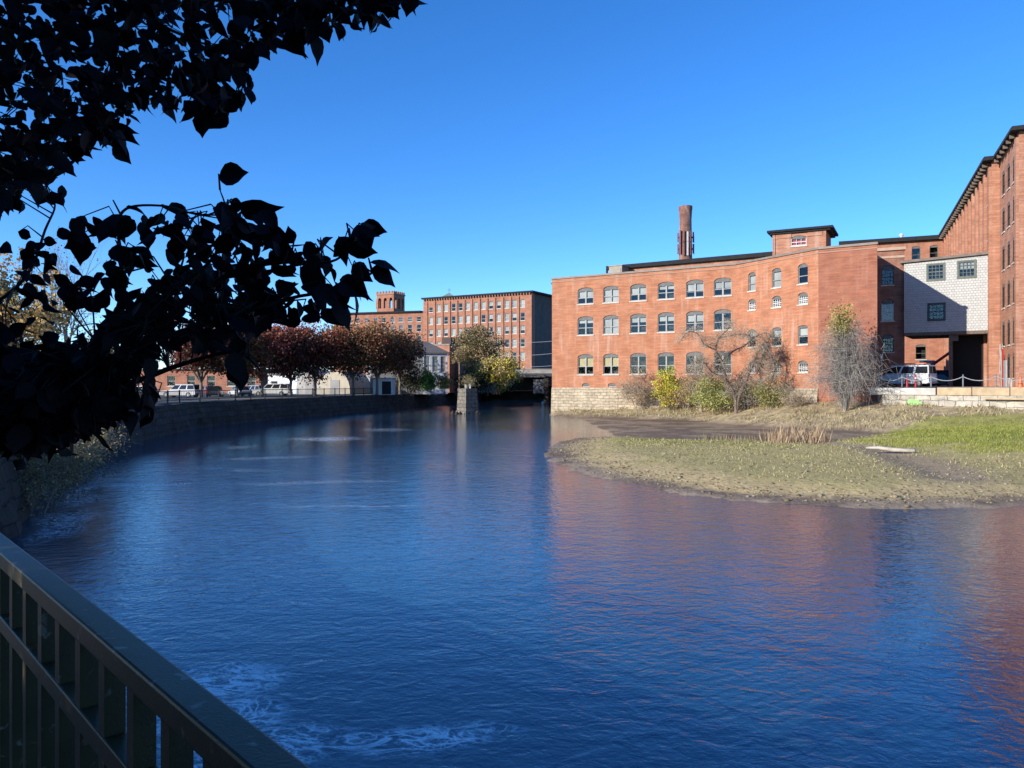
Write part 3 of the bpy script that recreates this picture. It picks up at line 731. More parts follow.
lg.tube([q0.lerp(q1, .22), q0.lerp(q1, .16) + Vector((-.05, -.1, .3))], [.04, .015], 5)
tag(lg.build('driftwood_log', M('bleached_wood', (.48, .42, .34), (.36, .31, .25), 3, stretch=(1, 1, 4)), smooth=True), 'pale bleached driftwood log lying across the muddy drain', 'log')
# right yard behind its wall
YZ = 3.72
yard = [tuple(W0 + Vector((.35, .3))), tuple(W1 + Vector((.35, .3))), tuple(W2), tuple(W3), (1500, 0), (1500, 1500), (8, 1500), (8, 205), (8, 108), tuple(E1), tuple(D1)]
flat('mill_yard', yard, YZ, M('yard_gravel', (.30, .27, .23), (.22, .2, .17), .8, .9, detail=8))
flat('far_bank', [(-9.5, 187), (12, 187), (40, 187), (40, 900), (-9.5, 900)], 2.35, LOTM)
# ------------------------------------------------------------------ yard wall with its cap stones
fw_ = Fac(W0, W1)
def yard_wall():
    root = empty('yard_wall', (W0.x, W0.y, 1.0), 'low granite retaining wall below the mill yard with a green paint patch', 'wall')
    pts = [D1, W0, W1, W2, W3]; mb = MB(); acc = 0
    for i in range(len(pts) - 1):
        f = Fac(pts[i], pts[i + 1]); n = max(1, int(f.L / 1.2))
        for j in range(n):
            u0, u1 = f.L * j / n, f.L * (j + 1) / n; o = random.uniform(-.05, .05)
            b = len(mb.v); f.box(mb, u0 + .004, u1 - .004, .2, 3.05 + random.uniform(-.06, .03), o, .6)
            for k, (u, v) in enumerate([(u0, 0), (u1, 0), (u1, 0), (u0, 0), (u0, 2.8), (u1, 2.8), (u1, 3.3), (u0, 3.3)]): mb.uv[b + k] = (acc + u, v)
        acc += f.L
    mb.build('stone_course', YARDW, root)
    f = fw_; cap = MB(); f.box(cap, -1.2, f.u(936), 3.02, 3.66, -.12, .55); cap.build('concrete_cap', CONC, root, bevel=.03)
    us = [f.u(937), f.u(972), f.u(1010), f.L + 6]
    for i in range(3):
        c2 = MB(); f.box(c2, us[i] + .02, us[i + 1] - .02, 3.02, 3.70 + .02 * i, -.08 + .03 * i, .6); c2.build('cap_stone', ORANGEST, root, bevel=.04)
    led = MB(); f.box(led, f.u(985), f.L + 6, 2.72, 2.86, -.5, -.02); led.build('ledge', ORANGEST, root)
    g = MB(); ub = f.u(914); vs = []
    for i in range(14):
        th = 6.283 * i / 14; vs.append(f.pt(ub + math.cos(th) * .75 * random.uniform(.7, 1.1), 2.25 + math.sin(th) * .45 * random.uniform(.7, 1.1), -.062))
    g.add(vs, [tuple(range(14))]); g.build('paint_patch', M('green_spray_paint', (.22, .42, .12), (.3, .5, .2), 4), root)
yard_wall()
# ------------------------------------------------------------------ the brick mill on the river
def hood(f, mb, w, k=.09):                # nothing: arches are flush
    pass
def mill():
    root = empty('brick_mill', (A1.x, A1.y, 0), 'long three-storey orange brick mill standing on a pale stone base at the river bend', 'building')
    f1, f2, f3 = Fac(A1, B1), Fac(B1, C1), Fac(C1, D1); f0 = Fac(A1, A1 + Vector((9, 16)))
    TOP = 17.45; BASE = 3.55
    # section one: six columns of wide arched windows
    cols = [(577.7, 593.3), (603.2, 618.6), (630.2, 646.3), (657.8, 674.3), (686.1, 703.6), (713.9, 731.4)]
    w1 = []
    for (a, b) in cols:
        u0, u1 = f1.u(a), f1.u(b)
        for (v0, v1) in ((14.05, 16.1), (10.15, 12.5), (5.2, 7.75)): w1.append((u0, u1, v0, v1, .38))
    small = [(f1.u(582), f1.u(589.5), BASE + .08, BASE + .55, .2), (f1.u(608), f1.u(616), BASE + .08, BASE + .55, .2)]
    wall_mesh(f1, [(0, BASE), (f1.L, BASE), (f1.L, TOP), (0, TOP)], w1 + small, BRICK, root)
    bl = {0: (.5, BLIND), 1: (.2, BLIND), 2: (.55, BLINDY), 4: (1, BLIND), 5: (.5, BLINDY), 3: (1, BLIND), 6: (.5, BLIND), 7: (.3, BLIND), 9: (.25, BLIND), 10: (.3, BLIND), 12: (.6, BLIND), 13: (.4, BLIND), 15: (.45, BLIND)}
    for i, w in enumerate(w1): window(f1, w, root, 'double', FRAMED, bl.get(i))
    for w in small: window(f1, w, root, 'sash', FRAMED, (1, BLIND), sill=False)
    w2 = []; kinds = []
    for (a, b) in ((748.3, 755.6), (772.0, 781.2), (798, 807.8)):
        u0, u1 = f2.u(a), f2.u(b)
        for (v0, v1, k, r) in ((14.25, 16.3, 'sash', .3), (12.15, 13.35, 'grid2', .3), (8.05, 10.0, 'sash', 0.18), (5.2, 6.4, 'grid2', .3)): w2.append((u0, u1, v0, v1, r)); kinds.append(k)
    wall_mesh(f2, [(0, BASE), (f2.L, BASE), (f2.L, TOP), (0, TOP)], w2, BRICK, root)
    for i, (w, k) in enumerate(zip(w2, kinds)): window(f2, w, root, k, FRAMED if k == 'sash' else TRIMW, (1, BLIND) if i in (0, 4, 9) else ((.45, BLIND) if i in (2, 6, 10) else None))
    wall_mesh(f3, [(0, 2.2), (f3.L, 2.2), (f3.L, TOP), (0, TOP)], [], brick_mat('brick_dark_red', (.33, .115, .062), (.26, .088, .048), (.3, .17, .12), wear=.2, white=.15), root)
    # right flank (out of sight, it throws the diagonal shade) and river flank
    f4 = Fac(D1, E1); wall_mesh(f4, [(0, 2.2), (f4.L, 2.2), (f4.L, 19.3), (f4.L * .5, 18.4), (0, TOP)], [], BRICK, root)
    wl_ = [(u, u + 1.8, v0, v1, .38) for u in (2.5, 6.5, 10.5, 14.5) for (v0, v1) in ((14.05, 16.1), (10.15, 12.5), (5.2, 7.75))]
    wall_mesh(f0, [(0, BASE), (f0.L, BASE), (f0.L, TOP), (0, TOP)], [], BRICK, root)
    # stone base, slightly battered out
    mb = MB()
    for f, z0, o in ((f1, -1.2, 0), (f2, .3, 0)):
        n = int(f.L / 1.0)
        for j in range(n):
            u0, u1 = f.L * j / n, f.L * (j + 1) / n
            a, c = [f.pt(u, BASE - .002, -.10 + random.uniform(-.02, .02)) for u in (u0, u1)], [f.pt(u, z0, -.42 + random.uniform(-.06, .06)) for u in (u0, u1)]
            mb.add([c[0], c[1], a[1], a[0], f.pt(u1, BASE, .1), f.pt(u0, BASE, .1)], [(0, 1, 2, 3), (3, 2, 4, 5)], 0, [(u0, 0), (u1, 0), (u1, BASE - z0), (u0, BASE - z0), (u1, 4), (u0, 4)])
    for f, s in ((f0, 1),):
        mb.add([f.pt(0, -1.2, -.42), f.pt(f.L, -1.2, -.42), f.pt(f.L, BASE, -.1), f.pt(0, BASE, -.1)], [(0, 1, 2, 3)], 0, [(0, 0), (f.L, 0), (f.L, 4.7), (0, 4.7)])
    p = [f1.pt(0, -1.2, -.42), f0.pt(0, -1.2, -.42), f0.pt(0, BASE, -.1), f1.pt(0, BASE, -.1)]
    mb.add(p, [(0, 1, 2, 3)], 0, [(0, 0), (.5, 0), (.5, 4.7), (0, 4.7)])
    mb.build('stone_base', STONE, root)
    # coping
    mb = MB()
    for f in (f1, f2, f3): f.box(mb, -.06, f.L + .06, TOP - .02, TOP + .20 + .004 * (f is f2), -.14 - .003 * (f is f2), .45)
    mb.build('coping', COPING, root)
    mb = MB()
    for f in (f1, f2, f3): f.box(mb, 0, f.L, TOP - .42, TOP - .30, -.06, -.001)
    mb.build('string_course', BRICKR, root)
    rf = MB(); poly = [tuple(f0.pt(.3, 0, .3)[:2]), tuple(f1.pt(f1.L, 0, .3)[:2]), tuple(f2.pt(f2.L, 0, .3)[:2]), tuple(f3.pt(f3.L - .2, 0, .3)[:2]), tuple(E1 + Vector((-.3, -.2))), (30, 108), (14, 114)]
    rf.prism(poly, 16.9, 17.1); rf.build('roof', ROOFM, root)
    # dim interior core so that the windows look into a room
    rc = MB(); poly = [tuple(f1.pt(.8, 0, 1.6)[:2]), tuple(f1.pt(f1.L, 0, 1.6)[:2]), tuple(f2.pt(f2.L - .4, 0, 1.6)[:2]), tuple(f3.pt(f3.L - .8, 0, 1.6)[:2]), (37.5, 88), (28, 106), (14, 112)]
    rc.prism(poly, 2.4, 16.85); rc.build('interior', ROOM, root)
    # roof monitor behind the parapet
    fm = Fac(A1 + Vector((.524, .852)) * 7.0, B1 + Vector((.524, .852)) * 7.0)
    mb = MB(); ua, ub = fm.u(606), fm.u(776)
    prop(mb, fm, ua + .3, ub, 17.0, 19.25, .5, 7)
    mo = mb.build('roof_monitor', BRICKR, root)
    e = MB(); fm.box(e, ua, ub, 19.25, 19.75, 0, 7.6); fm.box(e, ua - .1, ua + .06, 18.2, 19.7, .2, .5); e.build('fascia', BLACKT, mo)
    hd = MB()
    for k in range(10):
        u = ua + 2.0 + k * 2.3; pts = [fm.pt(u + .75 * math.cos(math.pi * i / 8), 17.75 + .42 * math.sin(math.pi * i / 8), .44) for i in range(9)]
        hd.tube(pts, .06, 4)
    hd.build('arch_hood', BRICKD, mo)
    # penthouse with the red window
    fp = Fac((29.25, 88), (35.4, 84.7)); ph = MB()
    fwd = (fp.u(791), fp.u(806.5), 19.55, 20.7, .3)
    wp = wall_mesh(fp, [(.55, 17), (fp.L - .75, 17), (fp.L - .75, 21.0), (.55, 21.0)], [fwd], BRICKR, root, 'penthouse', extra=lambda m_: (prop(m_, fp, .55, .85, 17, 21, -.1, -.002), prop(m_, fp, fp.L - 1.05, fp.L - .75, 17, 21, -.1, -.002), prop(m_, fp, .9, 2.6, 20.5, 21, -.08, -.002), prop(m_, fp, 4.3, fp.L - 1.1, 20.5, 21, -.08, -.002)))
    sd_ = MB(); fs = Fac(fp.pt(fp.L - .75, 0, 0), fp.pt(fp.L - .75, 0, 5)); 
    fs.box(sd_, .002, 5, 17, 21, 0, .25); fp.box(sd_, .55, .8, 17, 21, .25, 5); sd_.build('side_wall', BRICKR, wp)
    rr = MB(); fp.box(rr, 0, fp.L, 21.2, 21.45, -.5, 5.6); fp.box(rr, .25, fp.L - .3, 21.0, 21.2, -.3, 5.3); rr.build('penthouse_roof', BLACKT, wp)
    window(fp, fwd, wp, 'grid', TRIMW, (1, M('red_panel', (.62, .07, .05), (.55, .06, .05), 3)), dep=.1)
    return root
mill()
def roof_unit(f, name, px0, px1, z0, z1, d, mat, label, cat):
    mb = MB(); u0, u1 = f.u(px0), f.u(px1); f.box(mb, u0, u1, z0, z1, 0, d); f.box(mb, u0 - .08, u1 + .08, z1 - .002 + .002, z1 + .12, -.08, d + .08)
    f.box(mb, u0 + .25, u0 + .5, z0 - .0, z0 + .6, -.15, -.002); f.box(mb, (u0 + u1) / 2, u1 - .15, z0 + .25, z1 - .35, -.05, -.002)
    return tag(mb.build(name, mat, bevel=.02), label, cat)
roof_unit(Fac((9.0, 102.6), (15, 98.8)), 'roof_unit', 609, 622, 17.1, 19.3, 2.5, M('tan_metal', (.28, .24, .185), (.22, .19, .145), 1.5, .6), 'beige metal equipment box on the roof at the left end of the mill monitor', 'roof unit')
# ------------------------------------------------------------------ tall chimney
def chimney():
    c = at(685.5, 384, 140); r = 1.12; root = empty('brick_chimney', (c.x, 140, 4), 'tall round brick smokestack with antennas behind the mill roof', 'chimney')
    zt = zat(206.5, 140); mb = MB(); n = 24
    prof = [(2.5, 1.5), (zt - 7, 1.16), (zt - 2.5, 1.08), (zt - .9, 1.17), (zt - .5, 1.24), (zt, 1.24)]
    for z, rr in prof:
        for k in range(n):
            th = 6.2832 * k / n; mb.v.append((c.x + rr * math.cos(th), 140 + rr * math.sin(th), z)); mb.uv[len(mb.v) - 1] = (rr * th, z)
    for i in range(len(prof) - 1):
        for k in range(n): mb.f.append([i * n + k, i * n + (k + 1) % n, (i + 1) * n + (k + 1) % n, (i + 1) * n + k]); mb.m.append(0)
    mb.f.append([(len(prof) - 1) * n + k for k in range(n)]); mb.m.append(1)
    mb.build('stack', [brick_mat('chimney_brick', (.24, .10, .075), (.17, .075, .055), (.28, .2, .15), wear=.45, white=.7), BLACKT], root)
    for zz in (zat(238, 140), zat(249.5, 140)):
        for k in range(7):
            th = -2.9 + k * .45; a = MB(); o = (c.x + math.cos(th) * 1.42, 140 + math.sin(th) * 1.42)
            t = (-math.sin(th), math.cos(th)); nn = (math.cos(th), math.sin(th)); hh = random.uniform(.8, 1.3)
            a.obox(o, t, nn, -.14, .14, 0, .14, zz - hh, zz + hh); a.obox(o, t, nn, -.04, .04, -.32, 0.0, zz - .1, zz + .1)
            a.build('antenna_panel', M('antenna_maroon', (.20, .07, .05), (.15, .06, .05), 3) if k != 3 else WHITEP, root)
chimney()
# ------------------------------------------------------------------ far-right wing, white shingled bridge house and tall mill
G1 = Vector((44.1, 86.5)); H1 = Vector((50.93, 81.9))
tS = (H1 - G1).normalized()
def side_block():
    E = E1 + Vector((.02, 0)); F_ = G1 - tS * .02 + Vector((.40, .62)); f = Fac(E, F_)
    uF = f.L; root = empty('brick_wing', (E.x, E.y, YZ), 'narrow shaded brick wing with tall arched windows left of the white shingled house', 'building')
    top = 19.25; W = [(f.u(881.7), f.u(893.7), zat(284.8, 87.8), zat(264.8, 87.8), .5), (f.u(881.4), f.u(894), zat(320.8, 87.8), zat(298.7, 87.8), .5), (f.u(882.5), f.u(893.5), zat(352, 87.8), zat(334, 87.8), .4)]
    wall_mesh(f, [(0, 2), (uF, 2), (uF, top), (0, top)], W, brick_mat('brick_dark_wing', (.29, .12, .075), (.22, .09, .06), (.28, .2, .15)), root)  # brick of this wing darker than the other walls
    for i, w in enumerate(W): window(f, w, root, 'grid2', IRON if i != 1 else TRIMW, (1, BLIND) if i == 1 else None)
    mb = MB(); f.box(mb, -.0, uF + .1, top - .03, top + .3, -.25, .6); f.box(mb, 0, uF, top - .9, top - .65, -.1, -.001); mb.build('cornice', M('buff_trim', (.42, .30, .22), (.36, .25, .18), 2), root)
    b = MB(); f.box(b, .4, uF - .42, 2.2, top - .05, 1.2, 4.9); b.build('interior', ROOM, root)
    bw = MB(); prop(bw, f, 0, .4, 2, top - .04, .23, 8); prop(bw, f, uF - .4, uF, 2, top - .04, .23, 5); bw.build('side_wall', BRICKR, root)
    r = MB(); f.box(r, .4, uF - .4, top - .045, top + .02, .61, 5); r.build('roof', ROOFM, root)
side_block()
def white_house():
    f = Fac(G1, H1); z0, z1 = 9.75, 17.55; L = f.L
    root = empty('shingled_bridge_house', (G1.x, G1.y, z0), 'white shingled house spanning the drive between two brick mills', 'building')
    W = [(f.u(927.9), f.u(943.7), f.z(936, 279.6), f.z(936, 264.6), 0), (f.u(958.7), f.u(974.8), f.z(966, 276.9), f.z(966, 261.6), 0), (f.u(929), f.u(944), f.z(936, 319.5), f.z(936, 304.4), 0)]
    wall_mesh(f, [(0, z0), (L, z0), (L, z1 + .25), (0, z1)], W, SHINGLE, root, reveal=.12)
    for i, w in enumerate(W):
        fr = window(f, w, root, 'grid2', FRAMEG if i < 2 else IRON, (.45, BLIND) if i == 1 else None, sill=False, dep=.05)
        c = MB(); u0, u1, v0, v1, _ = w; k = .16
        f.box(c, u0 - k, u0, v0 - k, v1 + k, -.06, -.002); f.box(c, u1, u1 + k, v0 - k, v1 + k, -.06, -.002); f.box(c, u0, u1, v0 - k, v0, -.06, -.002); f.box(c, u0, u1, v1, v1 + k, -.06, -.002)
        c.build('casing', FRAMEG if i < 2 else IRON, fr)
    sw = MB(); b = len(sw.v); f.box(sw, 0, .12, z0, z1, .004, 7.5); f.box(sw, .12, L - .0, z0, z0 + .2, .13, 7.5); f.box(sw, L - .12, L, z0 + .2, z1, .13, 7.5)
    sw.build('side_wall', M('shaded_shingle_side', (.3, .3, .3), (.22, .22, .22), 2), root)  # side walls greyer than the front, shade put into the colour
    rf = MB(); c = []
    for z in (0, .28):
        for u, d in ((-.35, -.35), (L + .05, -.35), (L + .05, 7.8), (-.35, 7.8)): c.append(f.pt(u, z1 + .02 + z + (.25 if u > 0 else 0), d))
    rf.hexa(c); rf.build('roof', M('brown_fascia', (.14, .11, .09), (.19, .15, .12), 2), root)
    ic = MB(); f.box(ic, .3, L - .3, z0 + .3, z1 - .1, 1.2, 7); ic.build('interior', ROOM, root)
    bd = MB(); f.box(bd, 0, L, z0 - .35, z0 - .002, .02, 7.4); bd.build('floor_beam', TIMBER, root)
white_house()
RT = Vector((.404, .915)); RNL = Vector((-.915, .404))
BW = Vector((50.79, 81.4)); NW = Vector((51.43, 81.1)); EAVE = 27.55
def right_mill():
    root = empty('tall_brick_mill', (BW.x, BW.y, YZ), 'very tall weathered brick mill with deep black eaves running back along the right side', 'building')
    f = Fac(BW, BW + RT * 46.5); rows = [(23.4, 25.9), (19.6, 22.1), (15.7, 18.2), (11.8, 14.3), (7.9, 10.4)]
    W = [(u, u + 1.15, a, b, .25) for u in [1.6 + 3.05 * i for i in range(15)] for a, b in rows[:4]]
    def pil(mb):
        for i in range(1, 15): u = 1.6 + 3.05 * i - .95; prop(mb, f, u - .32, u + .32, YZ - .5, EAVE - .55, -.28, -.002)
        prop(mb, f, .004, .75, YZ - .5, EAVE - .55, -.28, -.002)
    wall_mesh(f, [(0, YZ - .6), (f.L, YZ - .6), (f.L, EAVE), (0, EAVE)], W, BRICKR, root, extra=pil)
    for w in W: window(f, w, root, 'sash', IRON, None, dep=.07)
    fe = Fac(BW, NW); e = MB(); prop(e, fe, 0, fe.L + .05, YZ - .6, EAVE, 0, .4); e.build('return_wall', BRICKR, root)
    g = Fac(NW, NW - RT * 10.2)
    W2 = [(u, u + 1.4, a, b, .25) for u in (g.u(1003.3) - .6, g.u(1008.5) - .6, g.u(1014) - .6) for a, b in rows + [(4.6, 7.0)]]
    def pil2(mb):
        prop(mb, g, g.L - .75, g.L - .004, YZ - .5, EAVE - .5, -.25, -.002)
    wall_mesh(g, [(0, YZ - .6), (g.L, YZ - .6), (g.L, EAVE), (0, EAVE)], W2, BRICKR, root, extra=pil2, reveal=.13)
    for i, w in enumerate(W2): window(g, w, root, 'sash', IRON, None, dep=.07)
    en = Fac(NW - RT * 10.2, NW - RT * 10.2 - RNL * 16)
    W3 = [(u, u + 1.3, a, b, .25) for u in (2.2, 5.6, 9.0, 12.4) for a, b in rows]
    wall_mesh(en, [(0, YZ - .6), (en.L, YZ - .6), (en.L, EAVE), (0, EAVE)], W3, BRICKR, root)
    for w in W3: window(en, w, root, 'sash', FRAMEG, None)
    rf = MB()
    f.box(rf, -.75, f.L + .6, EAVE + .004, EAVE + .3, -.9, 14); g.box(rf, .1, g.L + .75, EAVE, EAVE + .29, -.75, 15)
    f.box(rf, -.75, f.L + .6, EAVE + .3, EAVE + .42, -.8, 13); g.box(rf, .1, g.L + .7, EAVE + .29, EAVE + .4, -.65, 15)
    ro = rf.build('roof', BLACKT, root)
    for i in range(30): br = MB(); f.box(br, .6 + i * 1.525, .8 + i * 1.525, EAVE - .4, EAVE, -.8, -.002); br.build('eave_bracket', TIMBER, ro)
    for i in range(6): br = MB(); g.box(br, .9 + i * 1.7, 1.1 + i * 1.7, EAVE - .4, EAVE, -.65, -.26); br.build('eave_bracket', TIMBER, ro)
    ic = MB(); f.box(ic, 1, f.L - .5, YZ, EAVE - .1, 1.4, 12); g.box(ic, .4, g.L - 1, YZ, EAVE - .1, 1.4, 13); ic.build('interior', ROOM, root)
    pp = MB(); g.box(pp, .12, 1.9, YZ, 8.2, -.05, -.003); p2 = MB(); g.box(p2, 4.6, 6.9, YZ, 4.45, -.05, -.003)
    m, nt, b, N, L = nodes('peeling_whitewash'); setin(b, Roughness=.9)
    P = N.new('ShaderNodeTexCoord').outputs['Object']; c = mixc(nt, (.30, .12, .08), (.52, .50, .47), ramp(nt, noise(nt, mapping(nt, P, (1, 1, .5)), 1.4, 6), .42, .5)); L.new(c, b.inputs['Base Color'])
    pp.build('whitewash_patch', m, root); p2.build('whitewash_patch', m, root)
    dr = MB(); g.box(dr, 2.0, 2.55, YZ, 7.6, -.1, -.003); dr.build('red_pipe', RED, root)
    d2 = MB(); g.box(d2, 3.0, 4.2, YZ, 6.4, -.12, -.004); d2.build('door', M('grey_door', (.36, .38, .4), (.28, .3, .32), 3), root)
    # the wing that closes the yard, under the same eaves
    k = Fac((56.0, 129.2), (69.6, 123.4)); 
    Wk = [(k.u(911.8), k.u(920.4), zat(261.5, 126), 26.4, .25), (k.u(929.7), k.u(938), zat(259, 125), 26.4, .25)]
    Wk += [(u, u + 1.5, a, b, .25) for u in (2.0, 7.0, 10.5) for a, b in ((8.0, 10.4), (11.8, 14.3))]
    wall_mesh(k, [(0, YZ - .6), (k.L, YZ - .6), (k.L, EAVE), (0, EAVE)], Wk, BRICKF, root)
    for w in Wk: window(k, w, root, 'sash', FRAMEG, None)
    kr = MB(); k.box(kr, -1, k.L - .3, EAVE - .3, EAVE + .35, -.8, 9); kr.build('wing_roof', BLACKT, root)
    kb = MB(); prop(kb, k, 0, .5, YZ - .6, EAVE - .3, .3, 9); k.box(kb, .6, k.L - .5, YZ, EAVE - .4, 1.4, 8); kb.build('wing_interior', ROOM, root)
right_mill()
def vent(px, py0, py1, Y, name, label):
    p0, p1 = at(px, py1, Y), at(px, py0, Y); mb = MB(); mb.tube([p0 - Vector((0, 0, .6)), p1], .22, 10); mb.tube([p1, p1 + Vector((0, 0, .35))], [.34, .3], 10)
    tag(mb.build(name, WHITEP, smooth=False), label, 'vent')
vent(901.5, 236, 241.5, 128, 'roof_vent', 'small white vent pipe on the black roof above the white shingled house')
# dark boarded shed under the white house
def shed():
    f = Fac(G1 - f_n * -1.2, H1 - f_n * -1.2) if False else Fac(G1, H1); u0, u1 = f.u(948.5), f.L - .05
    root = empty('boarded_shed', f.pt(u0, YZ, 1), 'black boarded shed filling the dark passage under the white shingled house', 'shed')
    mb = MB(); f.box(mb, u0 + .3, u1, YZ, 9.3, 3.0, 7.2)
    m, nt, b, N, L = nodes('black_boards'); setin(b, Roughness=.9); N_ = N.new('ShaderNodeTexCoord')
    b.inputs['Base Color'].default_value = (.015, .014, .014, 1)
    bw = mb.build('wall', m, root)
    bt = MB(); n = 12
    for i in range(n): u = u0 + .35 + (u1 - u0 - .4) * i / n; f.box(bt, u, u + .06, YZ, 9.3, 2.96, 2.998)
    bt.build('batten', m, root)
    ps = MB(); f.box(ps, u0, u0 + .35, YZ, 9.35, .3, .65); f.box(ps, u0 + .35, u0 + .9, 8.7, 9.35, .32, .6); ps.build('post', TIMBER, root)
    sd2 = MB(); f.box(sd2, u0 + .05, u0 + .28, YZ, 9.3, .66, 7.2); sd2.build('side_wall', m, root)
f_n = Vector((0, 0)); shed()
# ------------------------------------------------------------------ vehicles
def poly_extrude(mb, prof, y0, y1, mi=0, inset=0):
    n = len(prof)
    mb.add([(x, y0, z) for x, z in prof] + [(x, y1, z) for x, z in prof], [tuple(range(n)), tuple(range(n, 2 * n))[::-1]] + [(i, n + i, n + (i + 1) % n, (i + 1) % n) for i in range(n)], mi)
def greenhouse(mb, lo, hi, W0_, W1_, mi=0):
    # lo: (x0,x1,z), hi: (x0,x1,z) half-widths W0_, W1_
    mb.hexa([(lo[0], -W0_, lo[2]), (lo[1], -W0_, lo[2]), (lo[1], W0_, lo[2]), (lo[0], W0_, lo[2]), (hi[0], -W1_, hi[2]), (hi[1], -W1_, hi[2]), (hi[1], W1_, hi[2]), (hi[0], W1_, hi[2])], mi)
def car(name, label, cat, paint, L, H, kind, loc, rz, group=None):
    root = empty(name, (0, 0, 0), label, cat, group); W = .9; h = L / 2; r = .33 if kind != 'van' else .36
    belt = H * .56; mb = MB()
    if kind == 'suv': prof = [(-h, .35), (-h, belt * .98), (-h + .1, belt), (h * .42, belt), (h - .25, belt * .88), (h, belt * .7), (h, .3), (h * .8, .24), (-h * .85, .24)]; gl = ((-h + .06, h * .45, belt), (-h + .35, h * .12, H))
    elif kind == 'sedan': prof = [(-h, .35), (-h, belt * .9), (-h + .2, belt), (h * .35, belt), (h - .3, belt * .84), (h, belt * .65), (h, .3), (h * .8, .24), (-h * .85, .24)]; gl = ((-h * .72, h * .42, belt), (-h * .38, h * .1, H))
    elif kind == 'pickup': prof = [(-h, .45), (-h, belt), (h * .45, belt), (h - .15, belt * .93), (h, belt * .75), (h, .35), (h * .8, .3), (-h * .9, .32)]; gl = ((-h + .1, h * .42, belt), (-h + .2, h * .15, H))
    else: prof = [(-h, .42), (-h - .0, belt), (h * .62, belt), (h - .2, belt * .86), (h, belt * .72), (h, .35), (h * .85, .28), (-h * .92, .3)]; gl = ((-h + .01, h * .66, belt), (-h + .1, h * .44, H))
    poly_extrude(mb, prof, -W, W); greenhouse(mb, gl[0], gl[1], W - .03, W - .16)
    mb.build('body', paint, root, bevel=.06)
    lo, hi = gl; sp = (hi[1] - hi[0]); nwin = 3 if kind in ('suv', 'van', 'pickup') else 2
    for s in (-1, 1):
        gb = MB()
        for k in range(nwin):
            for (a, b) in (((k + .07) / nwin, (k + .93) / nwin),):
                c = []
                for t in (.14, .86):
                    x0 = lo[0] + (hi[0] - lo[0]) * t; x1 = lo[1] + (hi[1] - lo[1]) * t; y = (W - .03) + ((W - .16) - (W - .03)) * t; z = lo[2] + (hi[2] - lo[2]) * t
                    for off in (.008, -.03):
                        c.append([(x0 + (x1 - x0) * q, s * (y + off), z) for q in (a, b)])
                p = [c[0][0], c[0][1], c[1][1], c[1][0], c[2][0], c[2][1], c[3][1], c[3][0]]
                gb.hexa(p)
        gb.build('window', DARKG, root)
    for (xe0, xe1, nm, sg) in ((lo[1], hi[1], 'windscreen', 1), (lo[0], hi[0], 'rear_window', -1)):
        gb = MB(); c = []
        npan = 2 if (kind == 'van' and sg < 0) else 1
        for k in range(npan):
            c = []
            for t in (.12, .86):
                x = xe0 + (xe1 - xe0) * t; y = (W - .03) + ((W - .16) - (W - .03)) * t - .1; z = lo[2] + (hi[2] - lo[2]) * t
                ya, yb = (-y, y) if npan == 1 else ((-y, -.05) if k == 0 else (.05, y))
                c += [(x + sg * .012, ya, z), (x + sg * .012, yb, z), (x - sg * .03, yb, z), (x - sg * .03, ya, z)]
            gb.hexa(c)
        gb.build(nm, DARKG, root)
    for sx in (-.62, .62):
        for sy in (-1, 1):
            t = MB(); t.tube([(h * sx, sy * (W - .2), r), (h * sx, sy * (W + .03), r)], r, 16); w_ = t.build('wheel', RUBBER, root)
            q = MB(); q.tube([(h * sx, sy * (W + .02), r), (h * sx, sy * (W + .045), r)], r * .6, 12); q.build('rim', STEEL, w_)
    for sy in (-1, 1):
        q = MB(); q.box(h - .12, h + .015, sy * .66 - .17, sy * .66 + .17, belt * .68, belt * .84); q.build('headlight', M('lamp_lens', (.7, .7, .7), (.6, .6, .6), 5, .1), root)
        q = MB(); q.box(-h - .015, -h + .05, sy * .78 - .09, sy * .78 + .09, belt * .72, belt * .98); q.build('tail_light', RED, root)
    q = MB(); q.box(-h - .07, -h + .1, -W + .05, W - .05, .36, .52); q.box(h - .1, h + .07, -W + .05, W - .05, .34, .5); q.build('bumper', STEEL if kind == 'van' else IRON, root, bevel=.02)
    if kind == 'van':
        q = MB()
        for x in (-1.6, -.6, .4): q.tube([(x, -.7, H + .1), (x, .7, H + .1)], .03, 5)
        for y in (-.7, .7): q.tube([(-2.0, y, H + .1), (1.0, y, H + .1)], .03, 5)
        q.build('roof_rack', STEEL, root)
        q = MB(); q.box(-2.0, .4, -.25, .2, H + .14, H + .22); q.build('roof_load', ORANGEP, root)
        q = MB(); q.box(-h - .02, -h + .01, -.06, .42, .62, .8); q.build('licence_plate', WHITEP, root)
    root.location = loc; root.rotation_euler.z = rz
    return root
vp_ = at(906, 384, 75.6)
car('passenger_van', 'white passenger van with an orange roof load parked under the white shingled house', 'van', M('van_white', (.6, .6, .58), (.54, .54, .52), 2, .3), 5.1, 2.1, 'van', (vp_.x, 75.6, YZ), math.atan2(.79, -.61))
v2 = at(936, 384, 92)
car('dark_car', 'black car parked behind the white van in the yard', 'car', M('black_car_paint', (.012, .012, .015), (.016, .016, .02), 2, .2), 4.4, 1.45, 'sedan', (v2.x, 92, YZ), R(150))
LZ = 2.31
WC = M('white_car_paint', (.6, .6, .59), (.52, .52, .51), 2, .25); SIL = M('silver_car_paint', (.5, .51, .52), (.42, .43, .44), 2, .25, .4); DK = M('dark_car_paint', (.03, .035, .045), (.02, .025, .03), 2, .2); RDC = M('maroon_car_paint', (.2, .03, .03), (.15, .02, .02), 2, .25)
